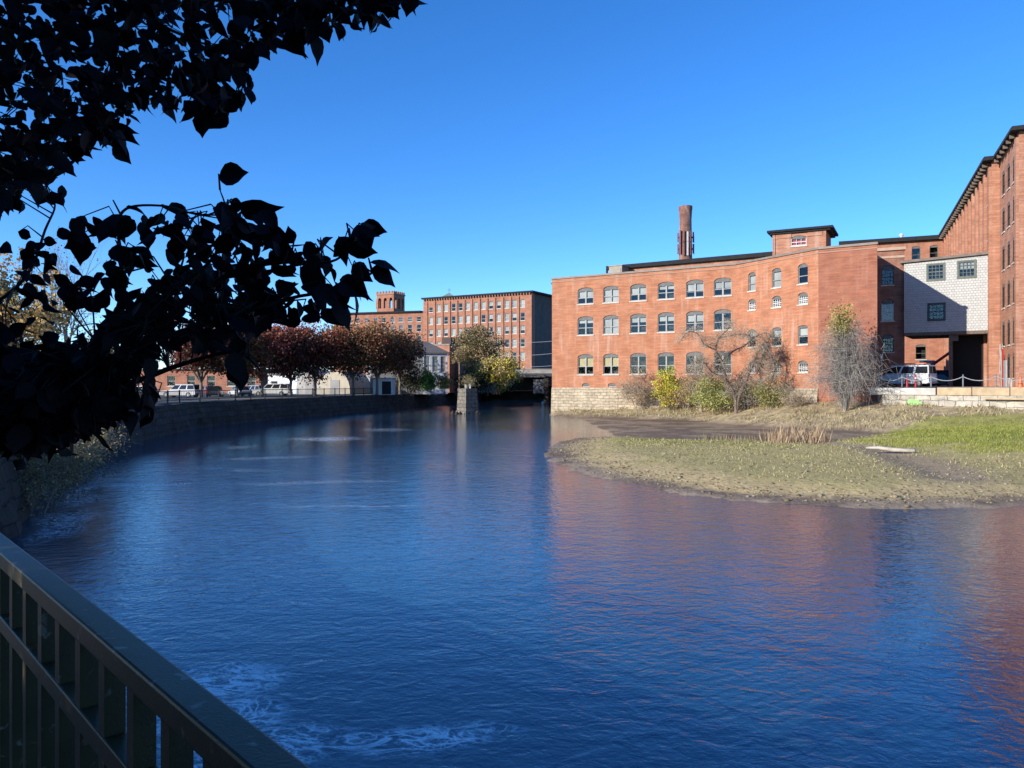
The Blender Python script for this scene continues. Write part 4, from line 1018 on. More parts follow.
for (nm, lb, ct, pt_, L, H, k, px, Y, rz) in [
    ('parked_suv', 'white estate car with dark windows parked leftmost in the visible row', 'car', WC, 4.9, 1.65, 'suv', 181, 98, R(172)),
    ('parked_car', 'dark car parked between the white estate and the white saloons', 'car', DK, 4.4, 1.45, 'suv', 215, 103, R(105)),
    ('parked_car', 'white saloon parked beside the dark car behind a tree trunk', 'car', WC, 4.5, 1.45, 'sedan', 240, 107, R(130)),
    ('parked_car', 'silver hatchback parked just left of the white pickup', 'car', SIL, 4.3, 1.5, 'suv', 254, 112, R(150)),
    ('parked_pickup', 'white pickup with a covered bed at the right end of the parked cars', 'pickup', WC, 5.4, 1.75, 'pickup', 272, 111, R(178)),
    ('parked_car', 'white car half hidden by the dark leaves at the far left of the lot', 'car', WC, 4.5, 1.5, 'suv', 138, 94, R(170)),
    ('parked_car', 'maroon car deep in the lot behind the white estate car', 'car', RDC, 4.4, 1.45, 'sedan', 206, 116, R(170))]:
    p = at(px, 384, Y); car(nm, lb, ct, pt_, L, H, k, (p.x, Y, LZ), rz, 'cars parked in the riverside lot')
# ------------------------------------------------------------------ yard bits
def post_line():
    f = Fac(W0 + Vector((.75, .7)), W1 + Vector((.75, .7))); us = [f.u(879), f.u(902), f.u(931), f.u(963), f.u(996), f.u(1034)]
    root = empty('chain_barrier', f.pt(us[0], YZ, 0), 'row of thin grey posts linked by sagging chain above the yard wall', 'barrier')
    for u in us:
        p = MB(); a = Vector(f.pt(u, YZ, 0)); p.tube([a, a + Vector((0, 0, 1.05))], .06, 8); p.tube([a + Vector((0, 0, 1.05)), a + Vector((0, 0, 1.12))], [.075, .03], 8); p.build('post', STEEL, root)
    for a, b in zip(us, us[1:]):
        c = MB(); pts = [Vector(f.pt(a + (b - a) * t, YZ + .92 - .35 * 4 * t * (1 - t), 0)) for t in [i / 8 for i in range(9)]]; c.tube(pts, .035, 5); c.build('chain', M('chain_steel', (.5, .5, .5), (.4, .4, .4), 9, .5, .5), root)
    return f
fpost = post_line()
def hydrant():
    u = fpost.u(904); a = Vector(fpost.pt(u, YZ, .7)); root = empty('fire_hydrant', a, 'red fire hydrant standing in front of the white van', 'hydrant')
    b = MB(); prof = [(0, .17), (.08, .17), (.09, .12), (.65, .12), (.66, .16), (.72, .16), (.73, .13), (.85, .09), (.92, .04)]
    b.tube([a + Vector((0, 0, z)) for z, r in prof], [r for z, r in prof], 14); b.build('barrel', RED, root, smooth=False)
    for d in (Vector((1, 0, 0)), Vector((-1, 0, 0)), Vector((0, -1, 0))):
        c = MB(); c.tube([a + Vector((0, 0, .52)) + d * .1, a + Vector((0, 0, .52)) + d * .22], .065, 10); c.build('nozzle', RED, root)
hydrant()
def bollard():
    a = Vector(fpost.pt(fpost.u(913.5), YZ, .5)); root = empty('bollard', a, 'slim red bollard with a pale band right of the fire hydrant', 'bollard')
    b = MB(); b.tube([a, a + Vector((0, 0, 1.05))], .08, 10); b.tube([a + Vector((0, 0, 1.05)), a + Vector((0, 0, 1.15))], [.08, .03], 10); b.build('post', RED, root)
    b = MB(); b.tube([a + Vector((0, 0, .75)), a + Vector((0, 0, .88))], .084, 10); b.build('band', WHITEP, root)
bollard()
def cone():
    a = Vector(fpost.pt(fpost.u(1017), YZ, 1.0)); root = empty('traffic_cone', a, 'orange traffic cone by the wall of the tall right mill', 'cone')
    b = MB(); b.tube([a + Vector((0, 0, .05)), a + Vector((0, 0, .9))], [.22, .05], 12); b.build('cone_body', ORANGEP, root)
    b = MB(); b.box(a.x - .3, a.x + .3, a.y - .3, a.y + .3, a.z, a.z + .05); b.build('foot', ORANGEP, root)
    b = MB(); b.tube([a + Vector((0, 0, .45)), a + Vector((0, 0, .62))], [.131, .093], 12); b.build('band', WHITEP, root)
cone()
def lamp_post():
    a = Vector(fpost.pt(fpost.u(877.5), YZ, .9)); root = empty('lamp_post', a, 'slim black lamp post at the corner of the mill beside the yard', 'lamp post')
    b = MB(); b.tube([a, a + Vector((0, 0, 2.6))], [.07, .045], 8); b.tube([a, a + Vector((0, 0, .3))], [.13, .09], 8); b.build('pole', IRON, root)
    b = MB(); c = a + Vector((0, 0, 2.6)); b.tube([c, c + Vector((0, 0, .1)), c + Vector((0, 0, .42)), c + Vector((0, 0, .5))], [.08, .14, .17, .05], 8); b.build('lantern', STEEL, root)
lamp_post()
def dumpster():
    c = at(938, 384, 97); root = empty('dumpster', (c.x, 97, YZ), 'blue steel dumpster in the sunlit yard beyond the passage', 'dumpster')
    b = MB(); poly_extrude(b, [(-1.7, .2), (1.7, .2), (2.0, 1.9), (-2.0, 1.9)], -.9, .9); 
    for x in (-1.2, -.4, .4, 1.2): b.box(x - .06, x + .06, -.98, -.9, .2, 1.85)
    b.v = [(x + c.x, y + 97, z + YZ) for x, y, z in b.v]; b.build('bin', BLUEP, root)
    b = MB(); b.box(-2.05, 2.05, -.98, .95, 1.9, 2.02); b.v = [(x + c.x, y + 97, z + YZ) for x, y, z in b.v]; b.build('rim', M('pale_blue_paint', (.12, .2, .34), (.09, .15, .27), 3, .5), root)
dumpster()
def lift():
    c = at(929, 384, 108); root = empty('boom_lift', (c.x, 108, YZ), 'small boom lift with a white body and red arm behind the blue dumpster', 'lift')
    o = Vector((c.x, 108, YZ))
    b = MB(); b.box(o.x - 1.3, o.x + 1.3, 107.3, 108.7, YZ + .4, YZ + 1.1); b.build('chassis', STEEL, root, bevel=.05)
    for sx in (-.95, .95):
        for sy in (-.75, .75):
            b = MB(); b.tube([o + Vector((sx, sy - .12, .42)), o + Vector((sx, sy + .12, .42))], .42, 14); b.build('wheel', RUBBER, root)
    b = MB(); b.box(o.x - 1.1, o.x + .6, 107.4, 108.6, YZ + 1.1, YZ + 3.6); b.build('turret', WHITEP, root, bevel=.12)
    b = MB(); b.tube([o + Vector((0, -.7, 2.9)), o + Vector((3.0, -.7, 5.0))], .2, 6); b.tube([o + Vector((3.0, -.7, 5.0)), o + Vector((4.2, -.7, 4.3))], .14, 6); b.build('boom', RED, root)
    b = MB(); b.box(o.x + 4.0, o.x + 5.0, 106.9, 107.7, YZ + 3.3, YZ + 3.4); 
    for dx in (4.0, 4.95): 
        for dy in (106.9, 107.65): b.box(o.x + dx, o.x + dx + .05, dy, dy + .05, YZ + 3.4, YZ + 4.4)
    b.box(o.x + 4.0, o.x + 5.0, 106.9, 106.95, YZ + 4.3, YZ + 4.36); b.box(o.x + 4.0, o.x + 5.0, 107.65, 107.7, YZ + 4.3, YZ + 4.36); b.build('basket', STEEL, root)
lift()
# ------------------------------------------------------------------ far mills across the river
def far_mill():
    A = Vector((6.0, 230)); Lf = Vector((-28.6, 249.5)); f = Fac(Lf, A); top = 31.4; root = empty('far_brick_mill', (A.x, A.y, 2.35), 'tall five-storey brick mill with pilasters far across the river, its right flank in shade', 'building')
    px = [431, 438.8, 446, 453.6, 460.6, 468, 475.8, 483.5, 491, 498.8, 507, 514.5, 522.7]; W = []
    for p in px:
        u = f.u(p)
        for i, v in enumerate((27.1, 23.1, 19.2, 15.2, 11.2)): W.append((u - .75, u + .75, v, v + (2.5 if i or p > 435 else 1.7), .15))
    def pil(mb):
        us = [f.u(p) for p in px]
        for a, b in zip(us, us[1:]): m = (a + b) / 2; prop(mb, f, m - .35, m + .35, 2, top - .9, -.3, -.002)
        prop(mb, f, us[-1] + 1.4, f.L - .004, 2, top - .9, -.3, -.002); prop(mb, f, .004, us[0] - 1.2, 2, top - .9, -.3, -.002)
    wall_mesh(f, [(0, 2), (f.L, 2), (f.L, top), (0, top)], W, BRICKF, root, extra=pil, reveal=.3)
    for i, w in enumerate(W):
        fr = window(f, w, root, 'sash', TRIMW, (random.choice((.5, 1, 1, 1)), BLIND) if random.random() < .6 else None, dep=.12)
    E = A + Vector((14.2, 44)); g = Fac(A, E); wg = MB(); W2 = [(u, u + 1.5, v, v + 2.4, .15) for u in [2.5 + 4.2 * i for i in range(10)] for v in (27.1, 23.1, 19.2)]
    wall_mesh(g, [(0, 2), (g.L, 2), (g.L, top), (0, top)], [], brick_mat('shaded_flank_brick', (.2, .085, .06), (.16, .07, .05), (.2, .14, .1)), root)  # the flank's shade put into a darker copy of the front brick
    for u in [2.0 + 4.2 * i for i in range(10)]:
        for v in (27.1, 23.1, 19.2): pass
    r = MB(); f.box(r, -.5, f.L + .6, top, top + .5, -.8, 40); r.build('roof', BLACKT, root)
    dn = MB()
    for i in range(40): f.box(dn, i * f.L / 40 + .2, i * f.L / 40 + .6, top - .5, top - .002, -.6, -.002)
    dn.build('dentils', BRICKD, root)
    ic = MB(); f.box(ic, .6, f.L - .6, 2.4, top - .1, 1.5, 38); ic.build('interior', ROOM, root)
    # little cupola on the roof
    c = Vector(f.pt(f.u(438.5), top, 6)); cp = MB(); cp.box(c.x - 2, c.x + 2, c.y - 2, c.y + 2, top + .5, top + 1.0); 
    cp.add([(c.x - 2.2, c.y - 2.2, top + 1), (c.x + 2.2, c.y - 2.2, top + 1), (c.x + 2.2, c.y + 2.2, top + 1), (c.x - 2.2, c.y + 2.2, top + 1), (c.x, c.y, top + 2.5)], [(0, 1, 4), (1, 2, 4), (2, 3, 4), (3, 0, 4)])
    cp.tube([(c.x, c.y, top + 2.3), (c.x, c.y, top + 4)], .1, 6); cp.tube([(c.x - .5, c.y, top + 3.4), (c.x + .7, c.y, top + 3.4)], .08, 6); cp.build('cupola', M('copper_green', (.2, .28, .24), (.15, .2, .18), 2), root)
    # lower wing
    f2 = Fac((-60.0, 259), Lf + Vector((-.02, 0))); top2 = 27.3; rt = empty('far_low_mill', (-40, 255, 2.35), 'lower four-storey brick mill wing left of the tall far mill', 'building')
    W = []
    for p in [341, 350, 358, 367, 375.7, 383.7, 392.5, 401, 410, 419]:
        u = f2.u(p)
        for i, v in enumerate((24.3, 21.0, 17.3, 13.4)): W.append((u - .75, u + .75, v, v + (1.6 if i == 0 else 2.4), 0))
    wall_mesh(f2, [(0, 2), (f2.L, 2), (f2.L, top2), (0, top2)], W, BRICKF, rt, reveal=.3)
    for w in W: window(f2, w, rt, 'sash', TRIMW, (1, BLIND) if random.random() < .6 else None, dep=.12)
    sw = MB(); prop(sw, f2, .002, .5, 2, top2, .35, 20); sw.build('side_wall', BRICKF, rt)
    r = MB(); f2.box(r, -.5, f2.L - .9, top2, top2 + .5, -.8, 20); r.build('roof', BLACKT, rt); ic = MB(); f2.box(ic, .6, f2.L - .6, 2.4, top2 - .1, 1.5, 18); ic.build('interior', ROOM, rt)
    # crenellated bell tower
    Y = 276; p0 = at(376.8, 384, Y); p1 = at(394.5, 384, Y - 1); ft = Fac((p0.x, Y), (p1.x, Y - 3)); wd = ft.L; rt2 = empty('bell_tower', (p0.x, Y, 2.35), 'square brick bell tower with open arches and battlements rising behind the low far mill', 'tower')
    zt = zat(293.5, 275); zb = 27; nb = Vector(-ft.n); fr_ = Fac((p1.x, Y - 3), tuple(Vector((p1.x, Y - 3)) - ft.n * wd))
    def arches(f, n): return [(wd * (i + .5) / n - .62, wd * (i + .5) / n + .62, zb + 4.0, zt - 1.6, .62) for i in range(n)]
    for f in (ft, fr_): wall_mesh(f, [(0, 2), (wd, 2), (wd, zt), (0, zt)], arches(f, 3), BRICKF, rt2, reveal=.8)
    bk = Fac(tuple(Vector((p0.x, Y)) - ft.n * wd), tuple(Vector((p1.x, Y - 3)) - ft.n * wd)); lf = Fac((p0.x, Y), tuple(Vector((p0.x, Y)) - ft.n * wd))
    wall_mesh(bk, [(0, 2), (wd, 2), (wd, zt), (0, zt)], arches(bk, 3), BRICKF, rt2, reveal=.8); wall_mesh(lf, [(0, 2), (wd, 2), (wd, zt), (0, zt)], arches(lf, 3), BRICKF, rt2, reveal=.8)
    fl = MB(); ft.box(fl, .1, wd - .1, zb + 3.6, zb + 3.9, .1, wd - .1); ft.box(fl, .1, wd - .1, zt - .9, zt - .5, .1, wd - .1); fl.build('belfry_floor', ROOFM, rt2)
    cr = MB(); 
    for f in (ft, fr_):
        f.box(cr, -.2, wd + .2, zt - .5, zt, -.25, -.002 if f is ft else -.004)
        for i in range(6): f.box(cr, -.2 + i * (wd + .4) / 6, -.2 + (i + .55) * (wd + .4) / 6, zt + .002, zt + .75, -.25, .2)
    cr.build('battlement', BRICKF, rt2)
far_mill()
# ------------------------------------------------------------------ bridge, pier, low buildings across the water
def bridge():
    f = Fac((-9.5, 183.5), (24, 181)); root = empty('road_bridge', (-9.5, 183.5, 0), 'low dark road bridge with a pale parapet closing the river', 'bridge')
    zt = 6.5; d = MB(); f.box(d, 0, f.L, zt - .9, zt, 0, 17); d.build('deck', M('dark_concrete', (.07, .07, .07), (.05, .05, .05), .6), root)
    p = MB(); f.box(p, 5, f.L, zt + .002, zt + .95, -.15, .35); f.box(p, 5, f.L, zt + .95, zt + 1.1, -.25, .45); p.build('parapet', M('parapet_concrete', (.34, .31, .27), (.25, .23, .2), .8), root)
    a = MB(); f.box(a, .0, 1.5, -1.5, zt - .9, .2, 17); f.box(a, 17, 18.5, -1.5, zt - .9, .4, 17); a.build('abutment', QUAY, root)
    b = MB(); f.box(b, 1.5, 17, -1.5, zt - .9, 14, 14.6); b.build('back_wall', M('river_wall_concrete', (.16, .16, .16), (.10, .10, .10), .4), root)
    g = MB(); f.box(g, f.u(533), f.u(553), 1.7, 5.1, 1.0, 1.2); g.build('gate_panel', M('grey_panel', (.10, .105, .11), (.08, .08, .085), .5), root)
bridge()
def pier():
    c = at(467.5, 384, 105); root = empty('stone_pier', (c.x, 105, 0), 'old square stone bridge pier standing alone in the river with a shrub on top', 'pier')
    h = zat(388.3, 105); a = Vector((.6, -.8)); b = Vector((.8, .6)); mb = MB()
    rows = [(-1.4, 1.30), (.35, 1.22), (.4, 1.12), (1.6, 1.07), (h - .35, 1.0), (h - .34, 1.04), (h, 1.03)]; acc = 0
    o = Vector((c.x, 105))
    for z, r in rows:
        for i, (sx, sy) in enumerate(((-1, -1), (1, -1), (1, 1), (-1, 1), (-1, -1))):
            q = o + a * sx * r * 1.0 + b * sy * r * .9; mb.v.append((q.x, q.y, z)); mb.uv[len(mb.v) - 1] = (i * 2.4, z)
    for j in range(len(rows) - 1):
        for i in range(4): mb.f.append([j * 5 + i, j * 5 + i + 1, (j + 1) * 5 + i + 1, (j + 1) * 5 + i]); mb.m.append(0)
    k = (len(rows) - 1) * 5; mb.f.append([k, k + 1, k + 2, k + 3]); mb.m.append(0)
    mb.build('shaft', PIERS, root)
    s = MB()
    for dx in (-.25, .35): s.box(c.x + dx - .12, c.x + dx + .12, 104.6, 104.85, h, h + .55)
    s.build('stub_post', CONC, root)
    r = MB()
    for i in range(6):
        q = Vector((c.x + random.uniform(-2.2, 1.6), 105 + random.uniform(-2, -1), random.uniform(-.1, .05))); r.tube([q + Vector((-.3, 0, 0)), q + Vector((0, 0, .22)), q + Vector((.35, 0, 0))], [.1, .25, .08], 6)
    r.build('footing_rubble', QUAY, root)
    return c, h
PC, PH = pier()
BUSH = dict(trunk=.35, levels=3, kids=[6, 4, 3], ratio=.75, spread=.75, wander=.2, up=[.05, .03, 0], start=.2)
make_tree('pier_shrub', (PC.x, 105, PH), 1.9, BUSH, 700, .16, [(.20, .17, .05), (.27, .22, .07), (.14, .14, .04)], 'small olive shrub growing on top of the stone pier', 'shrub', bark=TWIGT, jitter=.25, trunks=4)
bu = MB(); b0 = at(543, 398, 150); bu.tube([Vector((b0.x, 150, -.2)), Vector((b0.x, 150, .1)), Vector((b0.x, 150, .5)), Vector((b0.x, 150, .6))], [.2, .32, .3, .1], 12)
tag(bu.build('buoy', WHITEP, smooth=True), 'tiny white buoy floating in front of the dark bridge', 'buoy')
def gabled():
    O = at(424, 384, 138); E = at(447, 384, 136); f = Fac((O.x, 136), (E.x, 137.2)); root = empty('gabled_building', (O.x, 136, 2.3), 'low grey-roofed building with white gable windows among the riverside trees', 'building')
    ze = zat(353, 137); zr = zat(341, 137); Lb = f.L
    W = [(Lb * (i + .15) / 3, Lb * (i + .85) / 3, ze - 3.4, ze - .6, 0) for i in range(3)]
    wall_mesh(f, [(0, 2.2), (Lb, 2.2), (Lb, ze - .15), (0, ze - .15)], W, M('pale_siding', (.6, .62, .63), (.5, .52, .54), 1), root)
    for w in W: window(f, w, root, 'grid2', TRIMW, None)
    r = MB(); a = at(398, 342, 141); b = at(421, 342, 141)
    pts = [f.pt(-.3, ze + .1, -.3), f.pt(Lb + .3, ze + .1, -.3), f.pt(Lb - 3, zr + .2, 5), f.pt(-6, zr + .2, 5)]
    r.hexa([Vector(p) - Vector((0, 0, .25)) for p in pts] + [Vector(p) for p in pts]); 
    pts = [f.pt(-6, zr + .2, 5), f.pt(Lb - 3, zr + .2, 5), f.pt(Lb, ze, 11), f.pt(-6, ze, 11)]; r.hexa([Vector(p) - Vector((0, 0, .25)) for p in pts] + [Vector(p) for p in pts])
    pts = [f.pt(-9, ze - 1, -.3), f.pt(-.302, ze + .1, -.3), f.pt(-6.002, zr + .2, 5), f.pt(-9, zr + .2, 5)]; r.hexa([Vector(p) - Vector((0, 0, .25)) for p in pts] + [Vector(p) for p in pts])
    r.build('roof', M('brown_grey_shingles', (.16, .135, .12), (.11, .095, .085), 2), root)
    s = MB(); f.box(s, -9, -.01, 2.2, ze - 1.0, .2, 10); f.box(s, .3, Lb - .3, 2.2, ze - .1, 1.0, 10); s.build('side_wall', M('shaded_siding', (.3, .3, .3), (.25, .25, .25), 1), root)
    O2 = at(431, 384, 160); E2 = at(449.5, 384, 157); g = Fac((O2.x, 160), (E2.x, 157)); rt = empty('brick_block', (O2.x, 160, 2.3), 'plain brown brick block with a flat roof right of the grey gabled building', 'building')
    zt = zat(345.5, 158); mb = MB(); prop(mb, g, 0, g.L, 2.2, zt, 0, 14); mb.build('wall', BRICKF, rt)
    e = Vector(g.pt(g.L, 0, .0)[:2]); mb = MB(); g.box(mb, g.L + .004, g.L + 1.0, 2.2, zt - .2, 2.0, 14); mb.build('shaded_side', BRICKD, rt)  # dark brick strip standing in for the block's shaded right side
    mb = MB(); g.box(mb, -.15, g.L + .15, zt, zt + .3, -.15, 14.2); mb.build('roof', COPING, rt)
    mb = MB(); g.box(mb, g.L * .42, g.L * .9, zt + .3, zt + 1.7, 1, 3); mb.build('roof_box', M('dark_roof_box', (.06, .035, .03), (.05, .03, .025), 1), rt)
gabled()
def hoop(px0, px1, py, Y, Ld, name, label, mat):
    a, b = at(px0, 384, Y), at(px1, 384, Y); wd = (b.x - a.x); h = zat(py, Y) - LZ; cx = (a.x + b.x) / 2; mb = MB(); n = 14; prof = []
    for i in range(n + 1):
        th = math.pi * i / n; prof.append((cx - wd / 2 * math.cos(th), LZ + h * math.sin(th) ** .75))
    root = empty(name, (cx, Y, LZ), label, 'shelter')
    m = len(prof); mb.add([(x, Y, z) for x, z in prof] + [(x + 2.0, Y + Ld, z) for x, z in prof], [(i, i + 1, m + i + 1, m + i) for i in range(m - 1)] + [tuple(range(m)), tuple(range(m, 2 * m))])
    mb.build('canopy', mat, root)
    d = MB(); d.box(cx - wd * .14, cx + wd * .16, Y - .05, Y - .004, LZ, LZ + h * .62); d.build('door_flap', M('shaded_canvas', (.42, .41, .39), (.35, .34, .32), 1), root)
    rb = MB()
    for t in (0.02, .98): rb.tube([(x + 2.0 * t, Y + Ld * t - .02, z + .01) for x, z in prof], .05, 4)
    rb.build('hoop_rib', STEEL, root)
hoop(296, 322, 370, 128, 10, 'hoop_tent', 'white hoop-roofed tent, left of the two behind the trees', CANVAS)
hoop(319, 350, 371, 126, 8, 'hoop_tent', 'cream hoop-roofed tent, right of the two behind the trees', M('cream_canvas', (.66, .58, .45), (.55, .48, .37), 1))
def kiosk():
    c = at(385, 384, 120); root = empty('white_kiosk', (c.x, 120, LZ), 'small white boxy kiosk with dark doors under the trees', 'kiosk')
    mb = MB(); mb.box(c.x - 1.7, c.x + 1.3, 119, 122, LZ, LZ + 2.5); mb.build('wall', WHITEP, root)
    mb = MB(); mb.box(c.x - .3, c.x + 1.1, 118.95, 118.997, LZ + .1, LZ + 2.1); mb.build('door', BLACKT, root)
    mb = MB(); mb.box(c.x - 1.85, c.x + 1.45, 118.85, 122.15, LZ + 2.5, LZ + 2.65); mb.build('roof', STEEL, root)
kiosk()
def low_block():
    f = Fac(at(60, 384, 150).to_2d(), at(262, 384, 146).to_2d()); root = empty('low_brick_building', (*f.O, LZ), 'long low red brick building at the back of the parking lot', 'building')
    zt = 6.6; W = [(u, u + 1.6, 3.6, 5.6, 0) for u in [2 + 4.0 * i for i in range(int(f.L / 4))]]
    wall_mesh(f, [(0, 2.2), (f.L, 2.2), (f.L, zt), (0, zt)], W, BRICKF, root)
    for w in W: window(f, w, root, 'sash', TRIMW, None)
    mb = MB(); f.box(mb, 0, f.L, 2.2, zt - .1, .8, 12); mb.build('interior', ROOM, root); mb = MB(); f.box(mb, -.3, f.L + .3, zt, zt + .3, -.3, 12); mb.build('roof', ROOFM, root)
    f = Fac(at(268, 384, 136).to_2d(), at(297, 384, 133).to_2d()); root = empty('white_shed', (*f.O, LZ), 'white metal shed beside the hoop tents behind the pickup', 'shed')
    mb = MB(); f.box(mb, 0, f.L, 2.2, 5.6, 0, 8); mb.build('wall', M('pale_blue_metal', (.62, .66, .7), (.55, .58, .62), 1), root)
    mb = MB(); f.box(mb, -.3, f.L + .3, 5.6, 5.8, -.3, 8.3); mb.build('roof', STEEL, root)
    mb = MB(); f.box(mb, .8, 2.2, 2.25, 4.5, -.04, -.003); mb.build('door', BLACKT, root)
low_block()
def fence():
    root = empty('iron_fence', (-28.5, 72, 2.3), 'low black iron fence along the top of the quay wall', 'fence')
    ps = []; pts = [Vector(q) for q in QE[5:11]]; acc = 0
    for a, b in zip(pts, pts[1:]):
        k = int((b - a).length / 3.2)
        for j in range(k): ps.append(a.lerp(b, j / k) + Vector((-1.3, .1)))
    for q in ps:
        m = MB(); m.box(q.x - .05, q.x + .05, q.y - .05, q.y + .05, 2.3, 3.45); m.build('post', IRON, root)
    for z in (2.55, 3.35):
        m = MB(); m.tube([(q.x, q.y, z) for q in ps], .035, 4); m.build('rail', IRON, root)
    m = MB()
    for a, b in zip(ps, ps[1:]):
        for j in range(1, 12):
            q = a.lerp(b, j / 12); m.box(q.x - .012, q.x + .012, q.y - .012, q.y + .012, 2.56, 3.34)
    tag(m.build('baluster', IRON, root), kind='stuff')
fence()
for i, (za, zb_) in enumerate(((16.0, 15.6), (12.2, 12.6), (9.6, 9.3), (8.7, 8.2))):
    mb = MB(); a = at(470, 384, 205); b = at(575, 384, 196); n = 12; mb.tube([(a.x + (b.x - a.x) * t / n, a.y + (b.y - a.y) * t / n, za + (zb_ - za) * t / n - 1.0 * 4 * (t / n) * (1 - t / n)) for t in range(n + 1)], .04, 4)
    tag(mb.build('power_line', M('cable_grey', (.4, .4, .42), (.35, .35, .37), 1)), ['topmost thin pale cable crossing in front of the far mill flank', 'second thin cable from the top before the far mill flank', 'third thin cable from the top before the far mill flank', 'lowest thin cable crossing just above the bridge parapet'][i], 'cable', 'cables strung above the bridge')
for nm, px, lb in (('utility_pole', 470, 'wooden utility pole hidden among the trees left of the bridge'), ('utility_pole', 575, 'wooden utility pole behind the river mill')):
    a = at(px, 384, 205 if px == 470 else 196); mb = MB(); mb.tube([(a.x, a.y, 2.3), (a.x, a.y, 17)], [.17, .11], 8); mb.box(a.x - 1, a.x + 1, a.y - .07, a.y + .07, 15.6, 15.8); tag(mb.build(nm, TIMBER), lb, 'pole', 'poles carrying the cables')
# ------------------------------------------------------------------ trees on the far and left banks
OAK = dict(trunk=.34, levels=4, kids=[6, 4, 4, 3], ratio=.72, spread=.72, wander=.16, up=[0, .10, .05, .03], start=.3)
MAR = [(.17, .036, .03), (.22, .055, .035), (.12, .042, .03), (.09, .05, .03)]; SUNTOPM = [(.42, .10, .05), (.36, .14, .05), (.28, .065, .045)]
OLV = [(.16, .072, .036), (.2, .095, .042), (.12, .075, .035), (.2, .055, .036)]; SUNTOPO = [(.40, .21, .075), (.32, .22, .08), (.42, .14, .06)]  # top palettes: autumn tints brightened to stand for sunlight on the crowns
protos = []
lot = [(201, 97, 9.4, 0, 'brown-red tree at the left end of the row behind the dark foreground leaves'), (237, 101, 9.8, 1, 'tree with its trunk just right of the white saloon'), (262, 104, 10.2, 2, 'maroon tree whose trunk stands before the white pickup'),
       (291, 108, 10.2, 0, 'dark maroon tree beside the white metal shed'), (315, 111, 11.6, 2, 'tallest maroon tree in front of the left hoop tent'), (353, 114, 11.9, 1, 'broad brown-topped tree before the right hoop tent'), (377, 119, 12.2, 3, 'large olive-brown tree beside the white kiosk'), (400, 128, 10.5, 1, 'dark tree at the right end of the row near the grey gabled building')]
for i, (px, Y, H, k, lb) in enumerate(lot):
    a = at(px, 384, Y); pal, tp = ((MAR, SUNTOPM), (OLV, SUNTOPO), (MAR, SUNTOPM), (OLV, SUNTOPO))[k]; g_ = [1.2, .95, 1.5, .85, 1.35, 1.1, .9, .7][i]; pal = [(min(.7, q[0] * g_), q[1] * g_ * 1.05, q[2] * g_ * .9) for q in pal]; tp = [tuple(min(.8, c * (.6 + .5 * g_)) for c in q) for q in tp]
    crown_tree('maple_tree', (a.x, Y, 2.3), H, [9.5, 9.5, 10, 10.5, 11.5, 12.5, 13.5, 9.5][i], [.24, .24, .22, .2, .2, .2, .22, .24][i], 80, 11000, .36, pal, lb, 'tree', 'row of autumn trees along the quay', bark=BARKG, lit_top_pal=tp, r0=.24, fork=.2, sig=.085)
a = at(477, 384, 151); crown_tree('oak_tree', (a.x, 151, 2.3), 14.2, 11.5, .2, 100, 14000, .38, [(.32, .235, .12), (.27, .21, .10), (.37, .26, .14), (.22, .19, .08)], 'large rounded tan-brown oak in front of the far mill', 'tree', r0=.3, sig=.075)
a = at(498, 384, 150); crown_tree('yellow_tree', (a.x - 1.8, 144, 2.0), 8.6, 9.5, .1, 66, 8500, .36, [(.60, .50, .07), (.52, .42, .09), (.54, .42, .19), (.4, .32, .14)], 'yellow-leaved tree leaning over the water near the bridge', 'tree', r0=.2, sig=.085, twigs=3, lean=1.8)
a = at(474, 384, 145); crown_tree('riverside_bush', (a.x, 146, 1.6), 5.6, 9, 0, 40, 4200, .3, [(.05, .055, .025), (.04, .05, .02), (.09, .08, .03)], 'dark green bush under the oak behind the stone pier', 'bush', stems=4, r0=.06, sig=.1)
a = at(428, 384, 128); crown_tree('green_bush', (a.x, 128, 2.3), 5.0, 3.6, 0, 34, 3600, .24, [(.14, .27, .045), (.18, .32, .07), (.10, .19, .04)], 'bright green bush before the gabled building', 'bush', stems=4, r0=.05, sig=.1)
a = at(445, 384, 126); crown_tree('orange_bush', (a.x, 126, 2.1), 4.3, 2.9, 0, 30, 2800, .22, [(.34, .27, .07), (.44, .2, .06), (.22, .24, .06)], 'orange and green bush at the end of the quay wall', 'bush', stems=4, r0=.05, sig=.1)
a = at(412, 384, 131); crown_tree('dark_bush', (a.x, 131, 2.3), 4.6, 6.5, 0, 34, 3000, .28, [(.04, .05, .025), (.06, .055, .025)], 'dark low bush under the last tree of the quay row', 'bush', stems=4, r0=.05, sig=.11)
a = at(488, 384, 174); crown_tree('bank_bush', (a.x + 2, 176, 1.8), 7.5, 11, 0, 40, 3200, .36, [(.035, .045, .02), (.05, .05, .02)], 'dark bush in shade against the bridge abutment', 'bush', stems=4, r0=.07, sig=.11)
a = at(8, 384, 62); crown_tree('golden_tree', (a.x - .5, 62, 2.3), 13.0, 11.5, .05, 95, 12000, .33, [(.48, .28, .09), (.40, .25, .09), (.54, .36, .14), (.28, .23, .08)], 'golden brown tree at the left edge behind the dark leaves', 'tree', r0=.22, sig=.085)
BARE = dict(trunk=.3, levels=5, kids=[5, 4, 4, 3, 3], ratio=.72, spread=.55, wander=.14, up=[0, .1, .07, .05, .04], start=.25, rr=.6)
a = at(66, 384, 84); make_tree('bare_tree', (a.x, 84, 2.3), 19.5, BARE, 500, .2, [(.3, .2, .1)], 'grey leafless tree against the sky at the left', 'tree', bark=TWIGG, jitter=.4, r0=.32, wide=13)
